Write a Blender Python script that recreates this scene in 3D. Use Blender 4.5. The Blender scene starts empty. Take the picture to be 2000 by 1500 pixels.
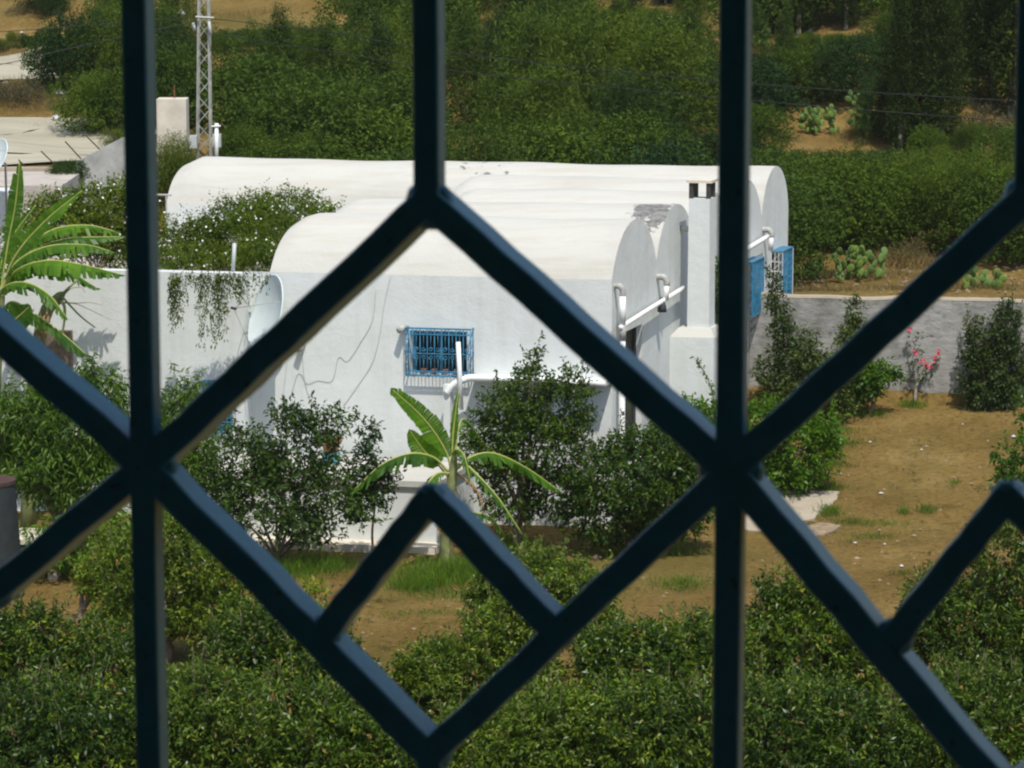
import bpy, math, random
import numpy as np
from mathutils import Vector, Matrix
rng = np.random.default_rng(7)
random.seed(7)
SC = bpy.context.scene
COL = SC.collection
R = math.radians

# ------------------------------------------------------------------ camera
F = 6000.0            # focal length in pixels of a 2000 px wide picture
HC = 11.1             # camera height above the garden
PT = math.atan(1000 / 6000)
CP, SP = math.cos(PT), math.sin(PT)
cam = bpy.data.cameras.new('camera')
cam.sensor_width = 36
cam.lens = 36 * F / 2000
cam.clip_start = 0.05
cam.clip_end = 2000
cam.dof.use_dof = True
cam.dof.focus_distance = 52
cam.dof.aperture_fstop = 44
camo = bpy.data.objects.new('camera', cam)
COL.objects.link(camo)
camo.location = (0, 0, HC)
camo.rotation_euler = (math.pi / 2 - PT, 0, 0)
SC.camera = camo

# ------------------------------------------------------------------ light
SUN_H = Vector((math.sin(R(13)), -math.cos(R(13)), 0))
SUN_EL = R(62)
sun_dir = Vector((SUN_H.x * math.cos(SUN_EL), SUN_H.y * math.cos(SUN_EL), math.sin(SUN_EL)))
world = bpy.data.worlds.new('World')
SC.world = world
world.use_nodes = True
wn = world.node_tree.nodes
bg = wn['Background']
sky = wn.new('ShaderNodeTexSky')
sky.sky_type = 'NISHITA'
sky.sun_disc = False
sky.sun_elevation = SUN_EL
sky.sun_rotation = math.atan2(SUN_H.x, SUN_H.y)
sky.dust_density = 1.5
bg.inputs[1].default_value = 0.15
world.node_tree.links.new(sky.outputs[0], bg.inputs[0])
sl = bpy.data.lights.new('sun', 'SUN')
sl.energy = 4.0
sl.angle = R(0.53)
sl.color = (1.0, 0.955, 0.87)
so = bpy.data.objects.new('sun', sl)
COL.objects.link(so)
so.rotation_euler = sun_dir.to_track_quat('Z', 'Y').to_euler()
so.location = (0, 0, 60)
SC.view_settings.view_transform = 'Standard'
SC.view_settings.look = 'None'
SC.view_settings.exposure = 0.1
SC.view_settings.gamma = 1.0
SC.view_settings.use_curve_mapping = False
SC.cycles.filter_width = 2.2
SC.cycles.volume_bounces = 0

# ------------------------------------------------------------------ picture <-> place
def ray(px, py):
    a = (px - 1000) / F
    b = -(py - 750) / F
    return (a, CP + b * SP, -SP + b * CP)
def P(px, py, Y):
    r = ray(px, py); t = Y / r[1]
    return Vector((r[0] * t, Y, HC + r[2] * t))
def proj(p):
    z = p[2] - HC; d = p[1] * CP - z * SP
    return (1000 + F * p[0] / d, 750 - F * (p[1] * SP + z * CP) / d, d)
def smooth(a, b, x):
    t = min(1, max(0, (x - a) / (b - a)))
    return t * t * (3 - 2 * t)
SK = 0.182
WALLW = 61.22
RP_ = ([-500, 52, 61.05, 61.4, 70, 107, 135, 200, 420, 900], [0, 0, 0.76, 2.3, 2.42, 6.9, 13, 33, 95, 150])
LP_ = ([-500, 55, 59, 64, 69.3, 69.9, 72, 80, 90, 95, 106, 130, 200, 420, 900], [0, 0, .6, 2.0, 2.6, 4.0, 4.2, 4.7, 5.2, 5.65, 7.6, 14.5, 36, 98, 150])
def zfun(X, Y):
    zr = float(np.interp(Y + SK * X, *RP_))
    zl = float(np.interp(Y, *LP_))
    t = smooth(-7.5, -4.0, X)
    z = zl * (1 - t) + zr * t
    far = smooth(64, 80, Y)
    z += far * (0.35 * math.sin(X * 0.31 + 1.3) * math.cos(Y * 0.23) + 0.2 * math.sin(X * .77 + Y * .5))
    return z
def G(px, py):
    """point of the picture on the terrain"""
    r = ray(px, py)
    t = 20.0
    while t < 700:
        if HC + r[2] * t < zfun(r[0] * t, r[1] * t):
            break
        t += 0.4
    lo, hi = t - 0.4, t
    for _ in range(14):
        m = (lo + hi) / 2
        if HC + r[2] * m < zfun(r[0] * m, r[1] * m): hi = m
        else: lo = m
    return Vector((r[0] * hi, r[1] * hi, zfun(r[0] * hi, r[1] * hi)))

# ------------------------------------------------------------------ materials
MATS = {}
def mat(name):
    m = bpy.data.materials.new(name); m.use_nodes = True
    MATS[name] = m
    nt = m.node_tree
    return m, nt, nt.nodes, nt.links, nt.nodes['Principled BSDF']
def N(nt, typ, **kw):
    n = nt.nodes.new(typ)
    for k, v in kw.items():
        if isinstance(k, str) and k.startswith('i_'):
            n.inputs[k[2:].replace('_', ' ')].default_value = v
        else:
            setattr(n, k, v)
    return n
def ramp(nt, fac, stops):
    r = nt.nodes.new('ShaderNodeValToRGB')
    el = r.color_ramp.elements
    while len(el) > 1: el.remove(el[0])
    el[0].position = stops[0][0]; el[0].color = (*stops[0][1], 1)
    for p, c in stops[1:]:
        e = el.new(p); e.color = (*c, 1)
    if fac is not None: nt.links.new(fac, r.inputs[0])
    return r
def coords(nt, scale=(1, 1, 1), rot=(0, 0, 0), obj=False):
    tc = nt.nodes.new('ShaderNodeTexCoord')
    ge = nt.nodes.new('ShaderNodeNewGeometry')
    mp = nt.nodes.new('ShaderNodeMapping')
    mp.inputs['Scale'].default_value = scale
    mp.inputs['Rotation'].default_value = rot
    nt.links.new(tc.outputs['Object'] if obj else ge.outputs['Position'], mp.inputs[0])
    return mp.outputs[0]
def noise(nt, vec, scale, detail=5, rough=0.6):
    n = nt.nodes.new('ShaderNodeTexNoise')
    n.inputs['Scale'].default_value = scale
    n.inputs['Detail'].default_value = detail
    n.inputs['Roughness'].default_value = rough
    nt.links.new(vec, n.inputs['Vector'])
    return n.outputs[0]
def bump(nt, h, strength, dist, bsdf, prev=None):
    b = nt.nodes.new('ShaderNodeBump')
    b.inputs['Strength'].default_value = strength
    b.inputs['Distance'].default_value = dist
    nt.links.new(h, b.inputs['Height'])
    if prev is not None: nt.links.new(prev, b.inputs['Normal'])
    nt.links.new(b.outputs[0], bsdf.inputs['Normal'])
    return b.outputs[0]
def mixc(nt, fac, a, b, blend='MIX'):
    m = nt.nodes.new('ShaderNodeMix'); m.data_type = 'RGBA'; m.blend_type = blend
    for s, v in ((0, fac), (6, a), (7, b)):
        if isinstance(v, (int, float)): m.inputs[s].default_value = v
        elif isinstance(v, tuple): m.inputs[s].default_value = (*v, 1)
        else: nt.links.new(v, m.inputs[s])
    return m.outputs[2]

def plain(name, c, rough=0.6, metal=0.0, var=0.25, vs=6.0, bmp=0.0, bs=40, spec=0.5):
    m, nt, nd, lk, b = mat(name)
    v = coords(nt)
    n = noise(nt, v, vs)
    r = ramp(nt, n, [(0.3, tuple(x * (1 - var) for x in c)), (0.7, tuple(min(1, x * (1 + var)) for x in c))])
    lk.new(r.outputs[0], b.inputs['Base Color'])
    b.inputs['Roughness'].default_value = rough
    b.inputs['Metallic'].default_value = metal
    b.inputs['Specular IOR Level'].default_value = spec
    if bmp: bump(nt, noise(nt, v, bs, 4), bmp, 0.01, b)
    return m

def whitewash(name, c, stain, peel=None, streak_axis='h', stain_amt=0.5):
    m, nt, nd, lk, b = mat(name)
    if streak_axis == 'h': v = coords(nt, (0.35, 3, 7), (0, 0, R(10.3)))
    else: v = coords(nt, (3.2, 3.2, 0.28))
    n1 = noise(nt, v, 1.0, 6, 0.62)
    v2 = coords(nt)
    n2 = noise(nt, v2, 0.55, 5, 0.6)
    base = ramp(nt, n2, [(0.3, tuple(x * .89 for x in c)), (0.45, tuple(x * .97 for x in c)), (0.65, c)])
    r1 = ramp(nt, n1, [(0.46, (0, 0, 0)), (0.78, (stain_amt,) * 3)])
    col = mixc(nt, r1.outputs[0], base.outputs[0], stain)
    if peel:
        n3 = noise(nt, coords(nt, (1.1, 1.0, 1.6)), 2.6, 6, 0.68)
        ge = nt.nodes.new('ShaderNodeNewGeometry'); vd = nt.nodes.new('ShaderNodeVectorMath'); vd.operation = 'DISTANCE'
        lk.new(ge.outputs['Position'], vd.inputs[0]); vd.inputs[1].default_value = peel[0]
        mr = nt.nodes.new('ShaderNodeMapRange'); lk.new(vd.outputs['Value'], mr.inputs[0])
        mr.inputs[1].default_value = .3; mr.inputs[2].default_value = peel[1]; mr.inputs[3].default_value = peel[2]; mr.inputs[4].default_value = -.25
        ad = nt.nodes.new('ShaderNodeMath'); lk.new(n3, ad.inputs[0]); lk.new(mr.outputs[0], ad.inputs[1])
        r3 = ramp(nt, ad.outputs[0], [(0.56, (0, 0, 0)), (0.57, (1, 1, 1))])
        r4 = ramp(nt, ad.outputs[0], [(0.50, (0, 0, 0)), (0.56, (.45, .45, .45))])
        col = mixc(nt, r4.outputs[0], col, (0.36, 0.34, 0.30))
        col = mixc(nt, r3.outputs[0], col, ramp(nt, noise(nt, v2, 9, 5), [(.35, (.12, .12, .115)), (.65, (.25, .245, .235))]).outputs[0])
    lk.new(col, b.inputs['Base Color'])
    b.inputs['Roughness'].default_value = 0.92
    b.inputs['Specular IOR Level'].default_value = 0.15
    h = bump(nt, noise(nt, v2, 2.3, 4), 0.35, 0.05, b)
    bump(nt, noise(nt, v2, 26, 5), 0.35, 0.012, b, h)
    return m
whitewash('wall_white', (0.64, 0.665, 0.645), (0.47, 0.47, 0.42), streak_axis='v', stain_amt=0.42)
whitewash('roof_cream', (0.505, 0.50, 0.455), (0.43, 0.39, 0.315), stain_amt=0.75)
whitewash('roof_peel', (0.505, 0.50, 0.455), (0.43, 0.39, 0.315), peel=((2.65, 54.9, 5.05), 1.15, .16), stain_amt=0.75)
whitewash('roof_worn', (0.505, 0.50, 0.455), (0.43, 0.39, 0.315), peel=((-.42, 62.9, 5.1), 1.1, .0), stain_amt=0.75)

# rough grey rendered wall with ragged courses
m, nt, nd, lk, b = mat('grey_render')
v = coords(nt, (0.9, 0.9, 2.0))
n1 = noise(nt, v, 3.4, 9, 0.74)
n2 = noise(nt, coords(nt, (1, 1, .7)), 1.1, 6)
r = ramp(nt, n1, [(0.34, (0.11, 0.106, 0.095)), (0.42, (0.30, 0.295, 0.27)), (0.75, (0.43, 0.42, 0.395))])
r2 = ramp(nt, n2, [(0.38, (0.50, 0.50, 0.48)), (0.58, (1, 1, 1))])
lk.new(mixc(nt, 1.0, r.outputs[0], r2.outputs[0], 'MULTIPLY'), b.inputs['Base Color'])
b.inputs['Roughness'].default_value = 0.95
bump(nt, n1, 0.7, 0.06, b)

m, nt, nd, lk, b = mat('soil')
v = coords(nt)
n1 = noise(nt, v, 0.45, 6, 0.6); n2 = noise(nt, v, 9, 8, 0.75); n3 = noise(nt, v, 0.16, 3)
ra = ramp(nt, n1, [(0.30, (0.124, 0.080, 0.022)), (0.55, (0.182, 0.122, 0.038)), (0.75, (0.260, 0.184, 0.070))])
rb = ramp(nt, n2, [(0.30, (0.36, 0.34, 0.32)), (0.48, (1, 1, 1)), (0.72, (1.4, 1.35, 1.25))])
rc = ramp(nt, n3, [(0.52, (0, 0, 0)), (0.66, (0.5, 0.5, 0.5))])
c1 = mixc(nt, 1.0, ra.outputs[0], rb.outputs[0], 'MULTIPLY')
c2 = mixc(nt, rc.outputs[0], c1, (0.095, 0.092, 0.022))
lk.new(c2, b.inputs['Base Color'])
b.inputs['Roughness'].default_value = 1.0
b.inputs['Specular IOR Level'].default_value = 0.1
h = bump(nt, noise(nt, v, 3.5, 8, 0.7), 0.8, 0.12, b)
bump(nt, n2, 0.6, 0.04, b, h)

m, nt, nd, lk, b = mat('road_dust')
v = coords(nt)
r = ramp(nt, noise(nt, coords(nt, (0.25, 1, 1)), 1.2, 6), [(0.35, (0.31, 0.285, 0.205)), (0.65, (0.41, 0.38, 0.28))])
lk.new(r.outputs[0], b.inputs['Base Color']); b.inputs['Roughness'].default_value = 0.95
bump(nt, noise(nt, v, 8, 6), 0.4, 0.03, b)

plain('grey_plaster', (0.36, 0.36, 0.335), .95, var=.22, vs=3.5, bmp=.6, bs=9)
plain('concrete', (0.35, 0.30, 0.225), 0.95, var=.15, vs=2.5, bmp=.5, bs=14)
plain('footing', (0.60, 0.54, 0.44), 0.95, var=.15, vs=2.5, bmp=.5, bs=14)
plain('roof_grey', (0.42, 0.38, 0.33), 0.95, var=.2, vs=1.5, bmp=.4, bs=20)
plain('blue_paint', (0.030, 0.185, 0.32), 0.6, var=.35, vs=7)
plain('blue_shutter', (0.04, 0.17, 0.28), 0.65, var=.3, vs=9)
plain('teal_pot', (0.10, 0.32, 0.36), 0.5)
plain('pipe_white', (0.80, 0.80, 0.77), 0.45, var=.08, vs=8)
plain('pipe_grey', (0.36, 0.36, 0.33), 0.6, var=.25, vs=14)
plain('clay', (0.40, 0.17, 0.09), 0.85, var=.25, vs=12)
plain('galvanised', (0.33, 0.33, 0.29), 0.6, 0.2, var=.25, vs=4)
plain('box_grey', (0.46, 0.48, 0.47), 0.55, var=.1)
plain('rust', (0.19, 0.065, 0.035), 0.9, var=.4, vs=20)
plain('soot_dark_inside', (0.05, 0.046, 0.04), .9)  # soot, near-black to pass for the dark inside of the chimney top
plain('cable', (0.44, 0.44, 0.40), 0.8, var=.1)
plain('wire_black', (0.015, 0.016, 0.015), 0.7, var=.1)
plain('dark_iron', (0.035, 0.035, 0.04), 0.6)
plain('dish', (0.62, 0.70, 0.70), 0.45, var=.05)
plain('interior', (0.78, 0.78, 0.75), 0.9, var=.05)
plain('dark_inside', (0.02, 0.02, 0.02), 0.9)
plain('frame_white', (0.72, 0.71, 0.68), 0.6, var=.1)
plain('bark', (0.16, 0.12, 0.085), 0.95, var=.4, vs=14, bmp=.6)
plain('bark_pale', (0.34, 0.32, 0.28), 0.95, var=.3, vs=14)
plain('banana_stem', (0.17, 0.19, 0.07), 0.7, var=.45, vs=5)
plain('dry_leaf', (0.30, 0.19, 0.09), 0.9, var=.35, vs=9)
plain('petal', (0.85, 0.85, 0.80), 0.7, var=.03)
plain('petal_pink', (0.62, 0.09, 0.13), 0.7, var=.25, vs=20)
plain('fruit', (0.75, 0.25, 0.03), 0.5, var=.2)
plain('stone', (0.24, 0.18, 0.11), 0.95, var=.4, vs=9)
plain('litter', (0.5, 0.5, 0.48), 0.8, var=.1)
plain('rust_dark', (0.055, 0.028, 0.02), .9)  # dark rust of the rods; on the barrel rim it paints tree shade
plain('tank', (0.016, 0.022, 0.024), 0.75, var=.3, vs=6)  # barrel colour lowered to stand in for the peach tree's shade
m = plain('midrib', (0.34, 0.36, 0.09), 0.5, var=.15)

m, nt, nd, lk, b = mat('glass_dark')
b.inputs['Base Color'].default_value = (0.012, 0.014, 0.014, 1)
b.inputs['Roughness'].default_value = 0.12

m, nt, nd, lk, b = mat('screen')       # woven insect screen in the door opening; olive plant reflections painted in
v = coords(nt, (38, 38, 38))
r = ramp(nt, noise(nt, coords(nt, (2.2, 2.2, .7)), 1.5, 4), [(0.42, (0.020, 0.019, 0.017)), (0.62, (0.05, 0.053, 0.018))])
lk.new(r.outputs[0], b.inputs['Base Color']); b.inputs['Roughness'].default_value = 0.8

# dark blue painted iron of the window grille
m, nt, nd, lk, b = mat('grille_paint')
v = coords(nt)
r = ramp(nt, noise(nt, v, 60, 5), [(0.35, (0.022, 0.180, 0.215)), (0.65, (0.034, 0.225, 0.265))])
chip = ramp(nt, noise(nt, v, 150, 5, .7), [(0.645, (0, 0, 0)), (0.665, (1, 1, 1))])
dust = ramp(nt, noise(nt, v, 28, 5, .65), [(0.45, (0, 0, 0)), (0.75, (.45, .45, .45))])
cc_ = mixc(nt, dust.outputs[0], r.outputs[0], (0.09, 0.20, 0.21))
lk.new(mixc(nt, chip.outputs[0], cc_, (0.05, 0.028, 0.018)), b.inputs['Base Color'])
b.inputs['Roughness'].default_value = 0.45
b.inputs['Specular IOR Level'].default_value = 0.5
b.inputs['Coat Weight'].default_value = 0.3
b.inputs['Coat Roughness'].default_value = 0.3
bump(nt, noise(nt, v, 240, 4), 0.35, 0.0012, b)

def leafmat(name, cols, rough=0.45, trans=0.3, tcol=None, spec=0.3, hue=0.25):
    m, nt, nd, lk, b = mat(name)
    cols = [(r_ * .88, g_ * 1.09, b_ * .92) if g_ > r_ else (r_, g_, b_) for r_, g_, b_ in cols]
    ge = nt.nodes.new('ShaderNodeNewGeometry')
    st = [(i / max(1, len(cols) - 1), c) for i, c in enumerate(cols)]
    r = ramp(nt, ge.outputs['Random Per Island'], st)
    oi = nt.nodes.new('ShaderNodeObjectInfo')
    k = ramp(nt, oi.outputs['Random'], [(0, (1 - hue * 1.3, 1 - hue, 1 + hue * .2)), (0.5, (1, 1, 1)), (1, (1 + hue * .7, 1 + hue * .5, 1 - hue * .2))])
    n = noise(nt, coords(nt), 1.3, 3)
    kn = ramp(nt, n, [(0.3, (0.66, 0.72, 0.82)), (0.7, (1.22, 1.2, 1.05))])
    c = mixc(nt, 1.0, mixc(nt, 1.0, r.outputs[0], k.outputs[0], 'MULTIPLY'), kn.outputs[0], 'MULTIPLY')
    lk.new(c, b.inputs['Base Color'])
    b.inputs['Roughness'].default_value = rough
    b.inputs['Specular IOR Level'].default_value = spec
    t = nt.nodes.new('ShaderNodeBsdfTranslucent')
    tc = mixc(nt, 1.0, c, tcol or (1.5, 1.6, 0.6), 'MULTIPLY')
    lk.new(tc, t.inputs[0])
    mx = nt.nodes.new('ShaderNodeMixShader'); mx.inputs[0].default_value = trans
    lk.new(b.outputs[0], mx.inputs[1]); lk.new(t.outputs[0], mx.inputs[2])
    lk.new(mx.outputs[0], nd['Material Output'].inputs[0])
    return m
leafmat('leaf_citrus', [(0.024, 0.044, 0.006), (0.042, 0.072, 0.008), (0.064, 0.098, 0.010), (0.13, 0.145, 0.018)], 0.36, .25, spec=.28)
leafmat('leaf_young', [(0.075, 0.115, 0.012), (0.13, 0.170, 0.016), (0.20, 0.225, 0.024), (0.27, 0.27, 0.04)], 0.42, .38)
leafmat('leaf_lemon', [(0.050, 0.098, 0.010), (0.088, 0.150, 0.012), (0.135, 0.20, 0.016)], 0.4, .38)
leafmat('leaf_dark', [(0.028, 0.050, 0.010), (0.046, 0.075, 0.013), (0.075, 0.105, 0.020)], 0.42, .25)
leafmat('leaf_peach', [(0.050, 0.088, 0.011), (0.082, 0.130, 0.014), (0.125, 0.17, 0.024)], 0.45, .38)
leafmat('leaf_jasmine', [(0.090, 0.108, 0.012), (0.145, 0.162, 0.016), (0.20, 0.205, 0.026)], 0.6, .42, spec=.15)
leafmat('leaf_scrub', [(0.038, 0.058, 0.012), (0.060, 0.086, 0.015), (0.086, 0.112, 0.018)], 0.75, .25, hue=.55, spec=.12)
leafmat('leaf_feather', [(0.054, 0.070, 0.011), (0.083, 0.102, 0.013), (0.118, 0.130, 0.017)], 0.75, .3, hue=.5, spec=.12)
leafmat('leaf_cypress', [(0.020, 0.032, 0.009), (0.032, 0.048, 0.011), (0.050, 0.066, 0.014)], 0.7, .15, spec=.12)
leafmat('leaf_conifer', [(0.030, 0.046, 0.011), (0.050, 0.070, 0.013), (0.078, 0.098, 0.017)], 0.7, .2, spec=.12, hue=.3)
leafmat('leaf_dryshrub', [(0.10, 0.085, 0.04), (0.15, 0.12, 0.055), (0.09, 0.09, 0.035)], 0.7, .2, spec=.1)
leafmat('leaf_climber', [(0.042, 0.062, 0.013), (0.070, 0.092, 0.017), (0.11, 0.118, 0.028)], 0.55, .28)
leafmat('grass_green', [(0.060, 0.105, 0.012), (0.10, 0.155, 0.016), (0.16, 0.19, 0.032)], 0.65, .35, spec=.15)
leafmat('grass_weed', [(0.075, 0.085, 0.02), (0.12, 0.12, 0.035), (0.17, 0.14, 0.05)], 0.7, .25, spec=.1)
leafmat('grass_dry', [(0.24, 0.165, 0.065), (0.32, 0.22, 0.085), (0.19, 0.15, 0.055)], 0.8, .25, spec=.1)
leafmat('leaf_banana', [(0.060, 0.125, 0.013), (0.085, 0.165, 0.015), (0.12, 0.20, 0.02)], 0.42, .45, tcol=(1.9, 1.7, 0.5))
leafmat('pad_green', [(0.10, 0.145, 0.032), (0.14, 0.185, 0.045), (0.185, 0.21, 0.055)], 0.6, .05)
M = MATS

# ------------------------------------------------------------------ object helpers
def prop(o, label=None, cat=None, group=None, kind=None):
    if label: o['label'] = label
    if cat: o['category'] = cat
    if group: o['group'] = group
    if kind: o['kind'] = kind
    return o
def thing(name, loc, label, cat, group=None):
    o = bpy.data.objects.new(name, None)
    o.empty_display_size = 0.2
    COL.objects.link(o); o.location = loc
    return prop(o, label, cat, group)
def org(parent):
    p = parent
    if p is None: return Vector((0, 0, 0))
    while p.parent is not None: p = p.parent
    return Vector(p.location)
def link(name, me, material, parent=None, smooth_=False):
    o = bpy.data.objects.new(name, me)
    if material is not None: me.materials.append(M[material] if isinstance(material, str) else material)
    COL.objects.link(o)
    if parent is not None: o.parent = parent
    if smooth_:
        me.polygons.foreach_set('use_smooth', [True] * len(me.polygons))
    return o
class MB:
    """collects geometry in world coordinates"""
    def __init__(s): s.v = []; s.f = []
    def add(s, vs, fs):
        k = len(s.v); s.v += [tuple(x) for x in vs]; s.f += [tuple(k + i for i in f) for f in fs]; return s
    def hexa(s, p):      # 8 points: bottom 4 (ccw), top 4
        return s.add(p, [(3, 2, 1, 0), (4, 5, 6, 7), (0, 1, 5, 4), (1, 2, 6, 5), (2, 3, 7, 6), (3, 0, 4, 7)])
    def box(s, c, sx, sy, sz, rz=0):
        c = Vector(c); cs, sn = math.cos(rz), math.sin(rz); p = []
        for z in (-sz / 2, sz / 2):
            for x, y in ((-1, -1), (1, -1), (1, 1), (-1, 1)):
                a, b_ = x * sx / 2, y * sy / 2
                p.append((c.x + a * cs - b_ * sn, c.y + a * sn + b_ * cs, c.z + z))
        return s.hexa(p)
    def tube(s, path, r, n=6, cap=True):
        path = [Vector(p) for p in path]
        rr = r if isinstance(r, (list, tuple)) else [r] * len(path)
        t0 = (path[1] - path[0]).normalized()
        a = t0.orthogonal().normalized()
        k = len(s.v); m_ = len(path)
        for i, p in enumerate(path):
            t = (path[min(i + 1, m_ - 1)] - path[max(i - 1, 0)])
            t = t.normalized() if t.length > 1e-9 else t0
            a = (a - t * a.dot(t))
            a = a.normalized() if a.length > 1e-6 else t.orthogonal().normalized()
            b_ = t.cross(a)
            for j in range(n):
                an = 2 * math.pi * j / n
                s.v.append(tuple(p + (a * math.cos(an) + b_ * math.sin(an)) * rr[i]))
        for i in range(m_ - 1):
            for j in range(n):
                j2 = (j + 1) % n
                s.f.append((k + i * n + j, k + i * n + j2, k + (i + 1) * n + j2, k + (i + 1) * n + j))
        if cap:
            s.f.append(tuple(k + j for j in reversed(range(n))))
            s.f.append(tuple(k + (m_ - 1) * n + j for j in range(n)))
        return s
    def build(s, name, material, parent=None, smooth_=False):
        o_ = org(parent)
        me = bpy.data.meshes.new(name)
        me.from_pydata([(x - o_.x, y - o_.y, z - o_.z) for x, y, z in s.v], [], s.f)
        return link(name, me, material, parent, smooth_)
def cat_path(pts, n=8):
    pts = [Vector(p) for p in pts]
    if len(pts) == 2: return [pts[0].lerp(pts[1], i / n) for i in range(n + 1)]
    q = [pts[0] * 2 - pts[1]] + pts + [pts[-1] * 2 - pts[-2]]
    out = []
    for i in range(1, len(q) - 2):
        p0, p1, p2, p3 = q[i - 1:i + 3]
        for k in range(n):
            t = k / n
            out.append(0.5 * ((2 * p1) + (p2 - p0) * t + (2 * p0 - 5 * p1 + 4 * p2 - p3) * t * t + (3 * p1 - p0 - 3 * p2 + p3) * t ** 3))
    out.append(pts[-1])
    return out
def quads_mesh(name, V, nq):
    """V: (4*nq,3) array, every 4 a face"""
    me = bpy.data.meshes.new(name)
    me.vertices.add(len(V)); me.vertices.foreach_set('co', V.astype(np.float32).ravel())
    me.loops.add(4 * nq); me.loops.foreach_set('vertex_index', np.arange(4 * nq, dtype=np.int32))
    me.polygons.add(nq)
    me.polygons.foreach_set('loop_start', np.arange(0, 4 * nq, 4, dtype=np.int32))
    me.polygons.foreach_set('loop_total', np.full(nq, 4, dtype=np.int32))
    me.update(calc_edges=True)
    return me
def unit(a): return a / np.maximum(np.linalg.norm(a, axis=-1, keepdims=True), 1e-9)
def leaf_quads(pos, ax, nrm, L, W, curl=0.25):
    ax = unit(ax); nrm = unit(nrm - ax * (nrm * ax).sum(-1, keepdims=True)); sd = np.cross(ax, nrm)
    L = L[:, None]; W = W[:, None]
    a = pos; tip = pos + ax * L - nrm * L * curl
    l = pos + ax * L * 0.45 + sd * W * 0.5 + nrm * W * 0.12
    r = pos + ax * L * 0.45 - sd * W * 0.5 + nrm * W * 0.12
    return np.stack([a, r, tip, l], 1).reshape(-1, 3)
def sprig_leaves(cent, outd, per, splen, leaf, droop=0.2, upn=0.8):
    n = len(cent)
    d = unit(outd + rng.normal(0, .45, (n, 3)))
    s = (np.arange(per) / per - 0.35)
    Ls = splen * rng.uniform(.6, 1.3, n)
    pos = cent[:, None, :] + d[:, None, :] * (s[None, :, None] * Ls[:, None, None])
    pos = pos.reshape(-1, 3) + rng.normal(0, splen * .10, (n * per, 3))
    rd = rng.normal(0, 1, (n * per, 3))
    dd = np.repeat(d, per, 0)
    ax = unit(rd) * .9 + dd * .7; ax[:, 2] -= droop
    nr = rng.normal(0, .55, (n * per, 3)); nr[:, 2] += upn
    k = rng.uniform(.65, 1.25, n * per)
    return leaf_quads(pos, ax, nr, leaf[0] * k, leaf[1] * k)
def wob(p, f):
    return (np.sin(p[:, 0] * f * 1.9 + p[:, 2] * f * 1.1) + np.sin(p[:, 1] * f * 2.3 - p[:, 2] * f * 1.7 + 1.2) + np.sin(p[:, 2] * f * 2.6 + p[:, 0] * f * 1.3 + 2.1)) / 3
def crown_points(blobs, n, shell=0.5, gap=0.0, gf=3.0):
    w = np.array([b[1][0] * b[1][2] + b[1][1] * b[1][2] for b in blobs]); w = w / w.sum()
    pts, outs = [], []
    tot = 0
    while tot < n:
        k = n
        bi = rng.choice(len(blobs), k, p=w)
        C = np.array([b[0][:] for b in blobs])[bi]; RR = np.array([b[1] for b in blobs])[bi]
        d = unit(rng.normal(0, 1, (k, 3)))
        rad = shell + (1.04 - shell) * rng.random(k) ** 0.6
        rad *= 1 + 0.13 * wob(d * 3 + C, 2.0)
        p = C + d * RR * rad[:, None]
        keep = wob(p, gf) > gap - 0.75
        pts.append(p[keep]); outs.append(d[keep]); tot += keep.sum()
    return np.concatenate(pts)[:n], np.concatenate(outs)[:n]
def foliage(name, blobs, nsp, per, splen, leaf, material, parent, droop=.2, shell=.5, gap=0., upn=.8, gf=3.0, zmin=None):
    c, o = crown_points(blobs, nsp, shell, gap, gf)
    if zmin is not None:
        k = c[:, 2] > zmin; c, o = c[k], o[k]
    o[:, 2] += .25
    V = sprig_leaves(c, o, per, splen, leaf, droop, upn)
    og = org(parent)
    V = V - np.array(og[:])
    me = quads_mesh(name, V, len(V) // 4)
    ob = link(name, me, material, parent)
    ob['kind'] = 'stuff'
    return ob
def limbs(parent, base, tips, r0, material='bark', name='trunk', fork=.3, lean=.12):
    mb = MB(); base = Vector(base)
    c = sum((Vector(t) for t in tips), Vector()) / len(tips)
    fk = base.lerp(c, fork); fk.x = base.x + (fk.x - base.x) * .5
    mb.tube(cat_path([base - Vector((0, 0, .1)), base.lerp(fk, .5) + Vector((lean * random.uniform(-1, 1), 0, 0)), fk], 4), [r0 * (1.25 - .4 * i / 8) for i in range(9)], 7)
    for t in tips:
        t = Vector(t); mid = fk.lerp(t, .5) + Vector((random.uniform(-.1, .1), random.uniform(-.1, .1), .05))
        pth = cat_path([fk - Vector((0, 0, .05)), mid, t], 4)
        mb.tube(pth, [r0 * .62 * (1 - .75 * i / (len(pth) - 1)) for i in range(len(pth))], 5)
    return mb.build(name, material, parent, True)
def px_blobs(Y, lst, depth=1.0):
    out = []
    for b in lst:
        px, py, rx, ry = b[:4]; dY = b[4] if len(b) > 4 else 0.
        c = P(px, py, Y + dY); sc = F / proj(c)[2]
        out.append((c, (rx / sc, min(rx / sc * depth, 1.3), ry / sc)))
    return out
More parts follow.
